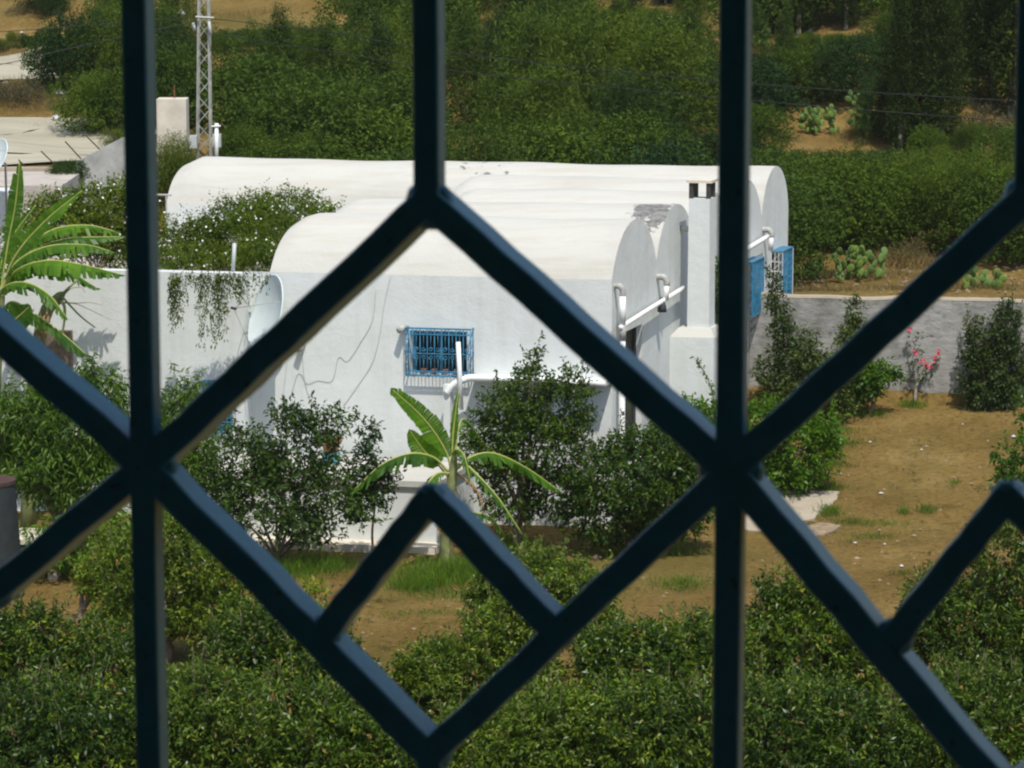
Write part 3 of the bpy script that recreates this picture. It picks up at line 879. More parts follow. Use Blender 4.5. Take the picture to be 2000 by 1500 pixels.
def zat(py, u, v):
    lo, hi = 0, 9
    for _ in range(40):
        m_ = (lo + hi) / 2
        if proj(H(u, v, m_))[1] > py: lo = m_
        else: hi = m_
    return lo
zt = zat(352, .45, sv0); zo = zat(388, .45, sv0)
MB().hexa([H(su0, sv0, blk_top + .07), H(su1, sv0, blk_top + .07), H(su1, sv1, blk_top + .07), H(su0, sv1, blk_top + .07), H(su0 + .01, sv0, zo), H(su1 - .01, sv0, zo), H(su1 - .01, sv1, zo), H(su0 + .01, sv1, zo)]).build('stack', 'wall_white', chim)
for (a, b_) in ((su0 + .01, su0 + .08), (su1 - .08, su1 - .01)):
    for (c, d) in ((sv0 + .002, sv0 + .08), (sv1 - .08, sv1 - .002)):
        MB().hexa([H(a, c, zo), H(b_, c, zo), H(b_, d, zo), H(a, d, zo), H(a, c, zt - .05), H(b_, c, zt - .05), H(b_, d, zt - .05), H(a, d, zt - .05)]).build('flue_post', 'soot_dark_inside', chim)
MB().hexa([H(su0 - .03, sv0 - .03, zt - .05), H(su1 + .03, sv0 - .03, zt - .05), H(su1 + .03, sv1 + .03, zt - .05), H(su0 - .03, sv1 + .03, zt - .05), H(su0 - .03, sv0 - .03, zt), H(su1 + .03, sv0 - .03, zt), H(su1 + .03, sv1 + .03, zt), H(su0 - .03, sv1 + .03, zt)]).build('cap', 'footing', chim)

# ---- drain pipes
def epx(px, py, u): 
    a = EW(px, py, u); return H(u, a[0], a[1])
MB().tube(cat_path([epx(1212, 640, .14), epx(1270, 603, .13), epx(1336, 562, .12)], 5), .044, 9).build('gutter_pipe', 'pipe_white', house, True)
q = epx(1203, 570, .12)
mb = MB().tube(cat_path([H(-.02, .16, q.z + .05), H(.10, .12, q.z + .06), H(.15, .12, q.z - .02), H(.15, .12, q.z - .12)], 4), .052, 9)
mb.build('elbow', 'pipe_grey', house, True)
MB().tube([H(.15, .12, q.z - .11), H(.15, .12, q.z - .62)], .058, 9).build('downpipe', 'pipe_white', house, True)
MB().tube([H(.15, .12, q.z - .60), H(.15, .12, q.z - .86)], .066, 9).build('coupling', 'pipe_grey', house, True)
MB().tube([H(.15, .12, q.z - .85), H(.15, .12, -.2)], .055, 9).build('downpipe', 'pipe_white', house, True)
for vv_, nm in ((VB[1] + .05, 0), (VB[4] + .12, 1)):
    zc = ZS - .32 if nm == 0 else ZS - .30
    MB().tube(cat_path([H(-.02, vv_, zc + .03), H(.12, vv_, zc + .03), H(.17, vv_, zc - .05), H(.17, vv_, zc - .10)], 4), .06, 9).build('elbow', 'pipe_grey', house, True)
    MB().tube([H(.17, vv_, zc - .09), H(.16, vv_, zc - .38)], .05, 9).build('downpipe', 'pipe_white', house, True)
MB().tube(cat_path([epx(1440, 498, .16), epx(1470, 480, .15), epx(1500, 462, .15)], 4), .05, 9).build('gutter_pipe', 'pipe_white', house, True)
sp_ = H(.02, VB[1] * .5 + VB[2] * .5 + .3, ZS + .42)
MB().tube([sp_, sp_ + EU * .18 - Vector((0, 0, .02))], .055, 9).build('spout', 'roof_cream', house, True)
sp_ = H(-.1, VB[5] - .02, ZS - .1)
MB().tube([sp_, sp_ + EV * .18], .05, 9).build('spout', 'pipe_white', house, True)
# the two clay spouts in the front wall
for px, py, ln in ((792, 638, .26), (591, 676, .2)):
    a = FW(px, py)
    p0 = H(a[0], .03, a[1]); p1 = p0 - NF * ln - EU * ln * .25 - Vector((0, 0, .03))
    MB().tube([p0, p1], .058, 10).build('spout', 'pipe_grey', house, True)
# loose cables on the front wall
for pts in ([(764, 537), (752, 590), (742, 655), (728, 708), (700, 752), (672, 792)], [(735, 560), (728, 625), (705, 668), (680, 704), (662, 697), (650, 742), (622, 742), (600, 748), (584, 728), (568, 775)], [(591, 690), (596, 745), (612, 792), (636, 803), (668, 795)], [(562, 700), (556, 752), (548, 822)]):
    MB().tube(cat_path([H(FW(a, b)[0], -.014, FW(a, b)[1]) for a, b in pts], 5), .0045, 5).build('cable', 'cable', house, True)
# crack-like wire on the roof and plaster lamp
lp = epx(1293, 598, .14)
mb = MB().tube([lp + Vector((0, 0, .09)), lp + Vector((0, 0, .05)), lp - Vector((0, 0, .02)), lp - Vector((0, 0, .1))], [.03, .06, .08, .085], 10)
mb.tube([H(0, EW(1293, 598)[0], lp.z + .08), lp + Vector((0, 0, .08))], .015, 6)
mb.build('wall_lamp', 'dark_iron', house, True)

# ------------------------------------------------------------------ satellite dishes
def dish(c, axis, rad, label, cat_mount, mat_='dish'):
    axis = Vector(axis).normalized(); a = axis.orthogonal().normalized()
    up = (Vector((0, 0, 1)) - axis * axis.z).normalized(); sd = axis.cross(up)
    t = thing('satellite_dish', cat_mount[0], label, 'satellite dish')
    V = []; Fs = []; nr, na = 8, 36; dep = rad * .22
    for i in range(nr + 1):
        r_ = rad * i / nr
        for j in range(na):
            an = 2 * math.pi * j / na
            V.append(c + sd * (r_ * .92 * math.cos(an)) + up * (r_ * math.sin(an)) + axis * (dep * (i / nr) ** 2))
    for i in range(nr):
        for j in range(na):
            j2 = (j + 1) % na
            Fs.append((i * na + j, i * na + j2, (i + 1) * na + j2, (i + 1) * na + j))
    mb_ = MB().add(V, Fs)
    k = len(V)
    mb_.add([v - axis * .018 for v in V], [tuple(reversed(f)) for f in Fs])
    rim = [V[nr * na + j] - axis * .009 for j in range(na)] + [V[nr * na] - axis * .009]
    b_ = mb_.build('reflector', mat_, t, True)
    MB().tube(rim, .012, 6, False).build('rim', mat_, b_, True)
    fpt = c + axis * rad * 1.12
    MB().tube([fpt, fpt - axis * .10], .022, 8).build('receiver', 'dark_iron', t, True)
    mb_ = MB()
    for an in (-math.pi / 2, math.pi * .15, math.pi * .85):
        mb_.tube([c + sd * (rad * .92 * math.cos(an)) + up * (rad * math.sin(an)) + axis * dep, fpt - axis * .05], .0065, 5)
    mb_.build('arm', 'pipe_grey', t, True)
    mb_ = MB().tube([cat_mount[0], cat_mount[1], c - axis * .03], .025, 8)
    mb_.build('mount', 'pipe_grey', t, True)
    return t
du = FW(560, 640)
mnt = H(du[0] + .02, -.0, du[1])
dc = H(FW(534, 620, -.62)[0], -.62, FW(534, 620, -.62)[1])
dish(dc, (-.84, -.40, .26), .71, 'large pale satellite dish fixed to the front wall of the vaulted house', (mnt, mnt - NF * .35))
dc2 = P(-4, 312, 62)
dish(dc2, (-.62, -.52, .42), .42, 'grey satellite dish cut by the left edge of the picture above the flat roof', (Vector((dc2.x + .1, 62.3, 3.6)), Vector((dc2.x + .1, 62.3, dc2.z - .1))))

# ------------------------------------------------------------------ garden wall
def lin(px, py, w=WALLW):
    r = Vector(ray(px, py)); o = Vector((0, 0, HC)); t = w / (r.y + SK * r.x); return o + r * t
wa = lin(1466, 577); wb = Vector((34, WALLW - SK * 34, 2.80))
gw = thing('boundary_wall', Vector((wa.x, wa.y, zfun(wa.x, wa.y - .3))), 'rough grey boundary wall along the far side of the bare garden', 'wall')
n = 120; V = []; Fs = []
rows_z = 9
off = Vector((SK, 1, 0)).normalized() * .11
for i in range(n + 1):
    t = i / n; x = wa.x + (wb.x - wa.x) * t; y = WALLW - SK * x
    top = 2.83 + .022 * math.sin(x * 1.7) + .015 * math.sin(x * 4.1 + 1)
    if 9.6 < x < 11.5: top += .03
    for sgn in (-1, 1):
        for k in range(rows_z):
            z = -.2 + (top + .2) * k / (rows_z - 1)
            j = rs.uniform(-.018, .018) if k < rows_z - 1 else 0
            V.append(Vector((x, y, z)) + off * sgn * (1 + j * 6))
W2 = rows_z * 2
for i in range(n):
    for k in range(rows_z - 1):
        a = i * W2 + k; Fs.append((a, a + W2, a + W2 + 1, a + 1))
        a = i * W2 + rows_z + k; Fs.append((a, a + 1, a + W2 + 1, a + W2))
    a = i * W2 + rows_z - 1; Fs.append((a, a + W2, a + W2 + rows_z, a + rows_z))
MB().add(V, Fs).build('wall_body', 'grey_render', gw)
mb = MB(); V = []; Fs = []
for i in range(n + 1):
    t = i / n; x = wa.x + (wb.x - wa.x) * t; y = WALLW - SK * x
    top = 2.83 + .022 * math.sin(x * 1.7) + .015 * math.sin(x * 4.1 + 1) + (.03 if 9.6 < x < 11.5 else 0)
    for sgn, dz in ((-1.06, -.012), (-.9, .03), (.9, .03), (1.06, -.012)):
        V.append(Vector((x, y, top + dz + .006)) + off * sgn)
for i in range(n):
    for k in range(3):
        a = i * 4 + k; Fs.append((a, a + 4, a + 5, a + 1))
MB().add(V, Fs).build('coping', 'concrete', gw)

# ------------------------------------------------------------------ left background: walls, pillar, posts, pylon
pY = 70.5
p0 = P(308, 192, pY); p1 = P(366, 192, pY)
gz = zfun(p0.x, pY)
pt = thing('concrete_pillar', Vector(((p0.x + p1.x) / 2, pY, gz)), 'pale square concrete pillar beside the lattice pylon', 'pillar')
cx_, wd = (p0.x + p1.x) / 2, p1.x - p0.x
MB().hexa([Vector((cx_ + a * wd / 2, pY + b_ * .3, z)) for z in (gz - 1.2, p0.z) for a, b_ in ((-1, -1), (1, -1), (1, 1), (-1, 1))]).build('shaft', 'footing', pt)
MB().tube([Vector((cx_ + .05, pY, p0.z - .05)), Vector((cx_ + .04, pY, p0.z + .3))], .012, 5).build('reinforcing_rod', 'rust', pt)
st = [(100, 342), (132, 325), (165, 308), (205, 286), (250, 264), (300, 245)]
tp = [P(a, b_, 69.6) for a, b_ in st]
sw = thing('sloping_wall', Vector((tp[2].x, 69.6, zfun(tp[2].x, 69.6))), 'grey rendered wall with a sloping top below the dirt road', 'wall')
V = []; Fs = []
for p in tp:
    for dy in (0, .22):
        V += [Vector((p.x, p.y + dy, 1.5)), Vector((p.x, p.y + dy, p.z))]
for i in range(len(tp) - 1):
    a = i * 4
    Fs += [(a, a + 4, a + 5, a + 1), (a + 2, a + 3, a + 7, a + 6), (a + 1, a + 5, a + 7, a + 3)]
Fs += [(0, 1, 3, 2), (len(V) - 4, len(V) - 2, len(V) - 1, len(V) - 3)]
MB().add(V, Fs).build('wall_body', 'grey_plaster', sw)
for k, (x0, y0, x1, y1) in enumerate([(36, 312, 56, 332), (80, 295, 104, 318), (127, 276, 148, 299), (167, 264, 187, 284), (207, 250, 226, 271)]):
    a = P(x0, y0, 69.9); b_ = P(x1, y1, 69.9)
    b2 = b_ + (b_ - a) * .5
    t_ = thing('fence_post', b_, ['rusty leaning fence post nearest the left edge by the banana leaf tip', 'second rusty leaning fence post from the left edge', 'middle one of the five rusty leaning fence posts', 'fourth rusty leaning fence post from the left edge', 'rusty leaning fence post closest to the thick upright grille bar'][k], 'fence post', 'leaning posts along the road')
    MB().tube([a, b2], .016, 5).build('rod', 'rust_dark', t_)
# low flat roof and parapets at the far left
lr = thing('low_flat_roof', P(60, 420, 63.5), 'low flat roofed outbuilding behind the white flowering vine at far left', 'outbuilding')
a = P(-140, 372, 63.5); b_ = P(122, 372, 63.5); zt_ = P(60, 352, 64).z
MB().hexa([Vector((x, y, z)) for z in (.5, P(60, 362, 63.5).z) for x, y in ((a.x, 63.5), (b_.x, 63.4), (b_.x, 66.5), (a.x, 66.5))]).build('wall', 'roof_grey', lr)
k0 = P(40, 330, 66.6); k1 = P(118, 338, 66.6)
MB().hexa([Vector((x, y, z)) for z in (2.0, k0.z + .03) for x, y in ((k0.x - 2.2, 66.52), (k1.x, 66.52), (k1.x, 66.8), (k0.x - 2.2, 66.8))]).build('parapet', 'concrete', lr)
MB().hexa([Vector((x, y, z)) for z in (.5, P(0, 374, 62.6).z) for x, y in ((P(-90, 374, 62.6).x, 62.4), (P(24, 374, 62.6).x, 62.4), (P(24, 374, 62.6).x, 63.38), (P(-90, 374, 62.6).x, 63.4))]).build('stair_block', 'wall_white', lr)
pr0 = P(120, 376, 60); pr1 = P(335, 381, 60)
rl = thing('wall_rail', Vector((pr0.x, 60, 3.0)), 'thin pale rail behind the white flowering vine', 'rail')
MB().tube([pr0, pr1], .02, 6).build('rail', 'pipe_grey', rl)
for t in (0.05, .5, .95):
    q = pr0.lerp(pr1, t); MB().tube([Vector((q.x, q.y, 2.5)), q], .016, 6).build('post', 'pipe_grey', rl)

# lattice pylon
yb = 72.5
pb0 = P(388, 305, yb); gzp = zfun(pb0.x, yb)
py_ = thing('lattice_pylon', Vector((P(399, 305, yb).x, yb, gzp)), 'slender grey lattice pylon carrying the power lines beside the concrete pillar', 'pylon')
def leg_at(px0, px1, f, dy): # f 0 bottom .. 1 top
    a_ = P(px0, 350, yb); b__ = P(px1, -260, yb); p = a_.lerp(b__, f); p.y += dy * (1 - .25 * f); return p
dyy = .17
legs = [(386, 391, -dyy), (413, 404, -dyy), (413, 404, dyy), (386, 391, dyy)]
for lx0, lx1, dy in legs:
    p = [leg_at(lx0, lx1, f, dy) for f in (0, .5, 1)]
    p[0].z = gzp - .2
    MB().tube(p, .034, 4).build('leg', 'galvanised', py_)
NB_ = 22
for i in range(NB_):
    f0, f1 = i / NB_, (i + 1) / NB_
    for s_ in range(4):
        A = legs[s_]; B_ = legs[(s_ + 1) % 4]
        if i % 2: A, B_ = B_, A
        MB().tube([leg_at(*A[:2], f0, A[2]), leg_at(*B_[:2], f1, B_[2])], .014, 4).build('brace', 'galvanised', py_)
for px0, py0, px1, py1 in ((371, 266, 385, 288), (416, 263, 432, 286)):
    c = (P(px0, py0, yb - .3) + P(px1, py1, yb - .3)) / 2
    MB().box(c, abs(P(px1, 0, yb).x - P(px0, 0, yb).x), .22, .3).build('meter_box', 'box_grey', py_)
for px0, py0, px1, py1 in ((377, 44, 381, 60), (408, 42, 412, 70)):
    MB().tube([P(px0, py0, yb - .3), P(px1, py1, yb - .3)], .035, 7).build('insulator', 'box_grey', py_, True)
MB().tube([P(382, 33, yb - .25), P(418, 35, yb - .25)], .03, 5).build('cross_arm', 'galvanised', py_)
ps = thing('pipe_post', Vector((P(423, 300, 71.8).x, 71.8, gzp)), 'short pale pipe post with a small cross piece beside the pylon foot', 'post')
q0, q1 = P(423, 241, 71.8), P(423, 330, 71.8)
MB().tube([q1, q0], .05, 8).build('pipe', 'pipe_white', ps, True)
MB().tube([P(413, 247, 71.75), P(431, 246, 71.75)], .02, 6).build('cross_piece', 'pipe_white', ps)
# power lines
for lab, pts in (('upper power line running from the pylon across the wooded slope to the right', [(411, 36, 72.2), (640, 62, 70), (900, 105, 68), (1400, 158, 65), (2000, 198, 62), (2350, 205, 60)]),
                 ('lower power line sagging across the wooded slope to the right', [(411, 66, 72.2), (640, 100, 70), (900, 140, 68), (1400, 190, 65), (2000, 238, 62), (2350, 250, 60)]),
                 ('upper power line leaving the pylon towards the left edge', [(385, 34, 72.2), (240, 44, 71), (0, 62, 70), (-250, 72, 69)]),
                 ('lower power line dropping from the pylon towards the left edge', [(385, 42, 72.2), (240, 72, 71), (100, 103, 70.5), (0, 126, 70), (-250, 165, 69)])):
    o = MB().tube(cat_path([P(*q) for q in pts], 7), .009, 5).build('power_line', 'wire_black', None, True)
    prop(o, lab, 'power line')

# ------------------------------------------------------------------ concrete pad, tank, pots
pad_px = [(1440, 968), (1500, 955), (1570, 958), (1640, 964), (1634, 978), (1616, 992), (1600, 1008), (1580, 1018), (1550, 1024), (1520, 1034), (1490, 1042), (1450, 1036)]
def flat_patch(name, px_list, h, material='concrete'):
    pts = [G(a, b_) for a, b_ in px_list]
    out = []
    for k in range(len(pts)):
        p, q = pts[k], pts[(k + 1) % len(pts)]
        for f in (0, .33, .66):
            out.append(p.lerp(q, f) + Vector((random.uniform(-.03, .03), random.uniform(-.05, .05), 0)))
    for p in out: p.z = zfun(p.x, p.y)
    n = len(out)
    mb = MB().add([p + Vector((0, 0, h)) for p in out] + [p - Vector((0, 0, .1)) for p in out], [tuple(range(n))] + [(i, n + i, n + (i + 1) % n, (i + 1) % n) for i in range(n)])
    prop(mb.build(name, material), kind='structure')
flat_patch('concrete_pad', pad_px, .03)
flat_patch('rubble_pad', [(1556, 1036), (1600, 1024), (1642, 1030), (1622, 1042), (1580, 1052)], .035, 'stone')
tk_y = 46.5
tb = P(-8, 1085, tk_y); tt = P(-16, 940, tk_y)
tank = thing('ribbed_tank', Vector((tb.x, tk_y, zfun(tb.x, tk_y))), 'shade-darkened grey ribbed barrel with a rusty rim cut by the left edge', 'barrel')
pth = []; rr_ = []
for i in range(41):
    f = i / 40; pth.append(Vector((tb.x + (tt.x - tb.x) * f - .02, tk_y, tank.location.z + (tt.z - tank.location.z) * f))); rr_.append(.44 - .07 * f + .008 * (i % 2))
MB().tube(pth, rr_, 28).build('drum', 'tank', tank, True)
MB().tube([pth[-1] - Vector((0, 0, .03)), pth[-1] + Vector((0, 0, .03))], .39, 28).build('rim', 'rust_dark', tank)
b0 = P(64, 1000, 47.6)
slb = thing('pale_slab', Vector((b0.x, 47.9, 0)), 'pale stone bench slab half hidden by the peach tree beside the barrel', 'bench')
MB().box((b0.x, 47.9, .66), .8, .9, .08).build('slab', 'footing', slb)
for dx in (-.28, .28): MB().box((b0.x + dx, 47.9, .3), .14, .6, .64).build('leg', 'footing', slb)
q = FW(646, 872, -.9); pp = H(q[0], -.9, 1.163)
o = thing('clay_pot', pp, 'terracotta flower pot on a teal stand on the white platform', 'flower pot')
MB().tube([pp, pp + Vector((0, 0, .03)), pp + Vector((0, 0, .18))], [.15, .16, .15], 14).build('stand', 'teal_pot', o, True)
MB().tube([pp + Vector((0, 0, .18)), pp + Vector((0, 0, .2)), pp + Vector((0, 0, .36)), pp + Vector((0, 0, .365)), pp + Vector((0, 0, .43))], [.11, .12, .17, .20, .20], 16).build('pot', 'clay', o, True)

# ------------------------------------------------------------------ banana plants
def banana_leaf(parent, pts, wmax, mode='hang', tear=.5, torn=.12, dry=False, n=26, seed=0, hang=.9, name='leaf', bare=.12):
    lr_ = random.Random(seed)
    path = cat_path(pts, max(4, n // max(1, len(pts) - 1)))
    k = len(path)
    mbb = MB(); view = Vector((0, -1, .12))
    for side in (-1, 1):
        prev_gap = False
        seg_len = lr_.uniform(.7, 1.1)
        for i in range(k - 1):
            f0, f1 = i / (k - 1), (i + 1) / (k - 1)
            if f0 < bare: continue
            def half(f): 
                g = (f - bare) / (1 - bare)
                return wmax * (max(0.0, math.sin(math.pi * min(1, g * .93 + .07)) ** .55)) * .5
            tan = (path[i + 1] - path[i]).normalized()
            lat = tan.cross(Vector((0, 0, 1)))
            lat = lat.normalized() * side if lat.length > .05 else Vector((side, 0, 0))
            if mode == 'face':
                lat = tan.cross(view).normalized() * side
                d1 = (lat + Vector((0, -.25, .1))).normalized(); d2 = (lat + Vector((0, -.05, -.2))).normalized()
            else:
                d1 = (lat * (1 - hang * .4) + Vector((0, 0, .12 - hang * .5))).normalized(); d2 = (lat * (1 - hang * .85) + Vector((0, 0, -hang * 1.1))).normalized()
            if lr_.random() < tear: seg_len = lr_.uniform(.55, 1.1)
            a0_, a1_ = half(f0) * seg_len, half(f1) * seg_len
            shr = (path[i + 1] - path[i]) * (lr_.uniform(.0, torn * 2.2) if lr_.random() < tear else .0)
            slant = tan * (wmax * .12)
            p0_, p1_ = path[i], path[i + 1]
            jit = Vector((lr_.uniform(-1, 1), lr_.uniform(-1, 1), 0)) * (.03 * torn / .12 if mode != 'face' else .008)
            q = [p0_, p0_ + d1 * a0_ * .5 + slant * .5, p0_ + d1 * a0_ * .5 + d2 * a0_ * .5 + slant + shr + jit,
                 p1_, p1_ + d1 * a1_ * .5 + slant * .5 - shr * .3, p1_ + d1 * a1_ * .5 + d2 * a1_ * .5 + slant - shr + jit]
            mbb.add(q, [(0, 3, 4, 1), (1, 4, 5, 2)])
    lf = mbb.build(name, 'dry_leaf' if dry else 'leaf_banana', parent)
    rr2 = [.020 * (1 - .8 * i / (k - 1)) + .003 for i in range(k)]
    MB().tube(path, rr2, 5).build('midrib', 'dry_leaf' if dry else 'midrib', lf, True)
    return lf
def PP(lst, Y): return [P(a[0], a[1], Y + (a[2] if len(a) > 2 else 0)) for a in lst]
BY = 48.7
bb = P(876, 1112, BY); bb.z = zfun(bb.x, BY)
ban = thing('banana_plant', bb, 'young banana plant with arching torn leaves in front of the white platform', 'banana plant')
stp = [bb - Vector((0, 0, .1)), P(872, 1050, BY), P(878, 980, BY), P(884, 925, BY), P(888, 890, BY)]
MB().tube(cat_path(stp, 4), [.13, .125, .12, .115, .11, .105, .10, .1, .095, .09, .085, .08, .075, .07, .06, .055, .05], 10).build('stem', 'banana_stem', ban, True)
banana_leaf(ban, PP([(884, 930), (870, 880), (828, 818, -.1), (768, 762, -.2)], BY), .50, 'face', tear=.07, torn=.07, seed=1, bare=.22, n=44)
banana_leaf(ban, PP([(878, 935), (858, 910), (828, 880, -.15), (801, 842, -.3)], BY), .36, 'face', tear=.1, torn=.05, seed=2, bare=.3)
banana_leaf(ban, PP([(882, 920), (884, 860), (889, 810), (896, 764)], BY), .15, 'face', tear=.05, torn=.02, seed=3, bare=.2)
banana_leaf(ban, PP([(876, 922), (846, 893, -.1), (800, 886, -.25), (745, 908, -.4), (690, 958, -.5)], BY), .62, 'hang', tear=.65, torn=.2, seed=4, bare=.14)
banana_leaf(ban, PP([(892, 915), (925, 890), (968, 886, .15), (1030, 915, .3), (1092, 958, .4)], BY), .55, 'hang', tear=.5, torn=.2, seed=5, bare=.15)
banana_leaf(ban, PP([(890, 920), (905, 905, -.1), (935, 930, -.25), (975, 975, -.4), (1018, 1040, -.5)], BY), .34, 'hang', tear=.7, torn=.25, seed=6, hang=1.0, bare=.3)
banana_leaf(ban, PP([(886, 915), (888, 880, -.1), (906, 888, -.3), (918, 938, -.4)], BY), .34, 'hang', tear=.3, torn=.1, seed=7, hang=1.0, bare=.2)
banana_leaf(ban, PP([(882, 925), (855, 925, -.2), (835, 945, -.35), (812, 985, -.45)], BY), .5, 'hang', tear=.4, torn=.12, seed=8, hang=.8, bare=.15)
banana_leaf(ban, PP([(872, 1010), (850, 1003, -.1), (820, 1015, -.2), (795, 1048, -.3)], BY), .36, 'hang', tear=.5, torn=.15, seed=9, hang=.8, bare=.12)
banana_leaf(ban, PP([(884, 1000), (920, 1000, -.1), (960, 1012, -.2), (985, 1045, -.2)], BY), .3, 'hang', tear=.5, torn=.15, seed=10, hang=.9, bare=.12)
banana_leaf(ban, PP([(888, 910), (893, 850, .1), (905, 818, .3), (935, 850, .5)], BY), .35, 'hang', tear=.4, torn=.15, seed=11, hang=.9, bare=.35)
banana_leaf(ban, PP([(888, 960), (900, 1000, -.14), (898, 1060, -.16)], BY), .2, 'hang', tear=.6, dry=True, seed=51, hang=1., name='dry_leaf')
banana_leaf(ban, PP([(876, 950), (862, 985, -.12), (860, 1040, -.15)], BY), .2, 'hang', tear=.6, dry=True, seed=52, hang=1., name='dry_leaf')
banana_leaf(ban, PP([(892, 925), (930, 955, .1), (950, 1010, .15)], BY), .2, 'hang', tear=.6, dry=True, seed=53, hang=1., name='dry_leaf')
banana_leaf(ban, PP([(876, 985), (885, 1030, -.18), (878, 1085, -.2)], BY), .22, 'hang', tear=.5, dry=True, seed=12, hang=1.)
LY = 51.3
b2 = P(-10, 1045, LY); b2.z = zfun(b2.x, LY)
ban2 = thing('banana_plant', b2, 'large banana plant with long drooping leaves at the left edge against the courtyard wall', 'banana plant')
st2 = [b2 - Vector((0, 0, .1)), P(-14, 900, LY), P(-12, 760, LY), P(-4, 640, LY), P(2, 560, LY)]
MB().tube(cat_path(st2, 4), [.17 - .006 * i for i in range(17)], 10).build('stem', 'banana_stem', ban2, True)
banana_leaf(ban2, PP([(2, 570), (15, 480), (30, 400, -.05), (38, 318, -.1)], LY), .30, 'face', tear=.35, torn=.1, seed=21, bare=.2, n=30)
banana_leaf(ban2, PP([(0, 575), (30, 500, -.1), (88, 432, -.2), (160, 372, -.3)], LY), .34, 'face', tear=.45, torn=.15, seed=22, bare=.15, n=30)
banana_leaf(ban2, PP([(2, 570), (45, 505, .05), (120, 468, .1), (235, 462, .2)], LY), .74, 'hang', tear=.5, torn=.15, seed=23, n=34, hang=.75)
banana_leaf(ban2, PP([(0, 580), (30, 515, -.2), (90, 482, -.3), (165, 478, -.4), (215, 490, -.5)], LY), .66, 'hang', tear=.5, torn=.15, seed=24, n=34, hang=.8)
banana_leaf(ban2, PP([(4, 585), (30, 530, -.35), (90, 509, -.6), (160, 517, -.8), (236, 536, -1.)], LY), .62, 'hang', tear=.55, torn=.15, seed=25, n=34, hang=.9)
banana_leaf(ban2, PP([(-10, 640), (20, 590, -.5), (70, 615, -.8), (120, 650, -1.), (168, 692, -1.1)], LY), .55, 'hang', tear=.4, torn=.12, seed=26, n=34, hang=.85, bare=.08)
banana_leaf(ban2, PP([(-20, 660), (10, 640, -.8), (40, 615, -1.0), (56, 600, -1.1)], LY), .45, 'face', tear=.15, torn=.06, seed=27, bare=.1)
banana_leaf(ban2, PP([(0, 590), (20, 545, .1), (70, 520, .2), (130, 528, .25), (185, 560, .3)], LY), .58, 'hang', tear=.6, torn=.2, seed=41, n=34, hang=.9)
banana_leaf(ban2, PP([(2, 585), (40, 500, .25), (100, 450, .35), (170, 440, .4), (225, 452, .45)], LY), .6, 'hang', tear=.5, torn=.2, seed=42, n=34, hang=.8)
banana_leaf(ban2, PP([(-6, 600), (10, 560, -.5), (50, 552, -.8), (95, 575, -1.0), (130, 620, -1.1)], LY), .5, 'hang', tear=.5, torn=.2, seed=43, n=30, hang=.9)
banana_leaf(ban2, PP([(-6, 660), (16, 640, -.3), (40, 670, -.5), (52, 730, -.55)], LY), .35, 'hang', tear=.7, dry=True, seed=44, hang=1., name='dry_leaf')
banana_leaf(ban2, PP([(-6, 590), (-60, 480, -.2), (-140, 430, -.3), (-230, 450, -.3)], LY), .6, 'hang', tear=.4, torn=.12, seed=28, n=30)
banana_leaf(ban2, PP([(-6, 590), (-40, 420, .1), (-90, 300, .2)], LY), .55, 'face', tear=.3, torn=.1, seed=29, n=30)
banana_leaf(ban2, PP([(0, 640), (-8, 560, .4), (20, 470, .6), (70, 400, .7)], LY), .22, 'face', tear=.3, torn=.1, seed=30, n=30)
# fruit stalk head with dried fronds on a second stem
b3 = P(62, 760, 51.0); b3.z = zfun(b3.x, 51.0)
ban3 = thing('banana_plant', b3, 'leaning old banana stem with withered fronds before the sunlit courtyard wall', 'banana plant')
MB().tube(cat_path([Vector((b3.x - .15, 51, -.05)), P(66, 760, 51), P(86, 620, 51), P(112, 585, 51), P(124, 572, 51)], 4), [.13, .13, .13, .125, .12, .12, .12, .12, .115, .115, .11, .1, .095, .09, .08, .06, .045], 9).build('stem', 'banana_stem', ban3, True)
for i, (pp_, r_, m_) in enumerate([([(112, 585), (126, 570), (140, 557), (152, 546)], .028, 'banana_stem'), ([(126, 575), (140, 563), (160, 562), (166, 572)], .010, 'dry_leaf'),
        ([(120, 590), (150, 592), (175, 591), (202, 596)], .008, 'dry_leaf'), ([(118, 592), (150, 594), (190, 612), (216, 624)], .008, 'dry_leaf'),
        ([(122, 580), (140, 600), (160, 620), (186, 640)], .022, 'banana_stem'), ([(120, 588), (126, 600), (126, 625), (120, 660)], .034, 'banana_stem')]):
    pth = cat_path(PP(pp_, 50.9), 4)
    MB().tube(pth, [r_ * (1 - .5 * j / len(pth)) for j in range(len(pth))], 6).build('withered_frond', m_, ban3, True)
banana_leaf(ban3, PP([(100, 600), (88, 640, -.1), (84, 680, -.15)], 50.9), .25, 'hang', tear=.6, dry=True, seed=33, hang=1., name='dry_leaf')
banana_leaf(ban3, PP([(92, 610), (76, 640, -.1), (68, 690, -.15)], 50.9), .22, 'hang', tear=.6, dry=True, seed=34, hang=1., name='dry_leaf')
# brown shed door recess at the far left of the courtyard wall
sa, sb_ = FW(86, 645, LB - .12), FW(138, 735, LB - .12)
shd = MB().hexa([H(sa[0], LB - .12, 0), H(sb_[0], LB - .12, 0), H(sb_[0], LB - .004, 0), H(sa[0], LB - .004, 0), H(sa[0], LB - .12, sa[1]), H(sb_[0], LB - .12, sa[1]), H(sb_[0], LB - .004, sa[1]), H(sa[0], LB - .004, sa[1])]).build('shed_door', 'bark', house)

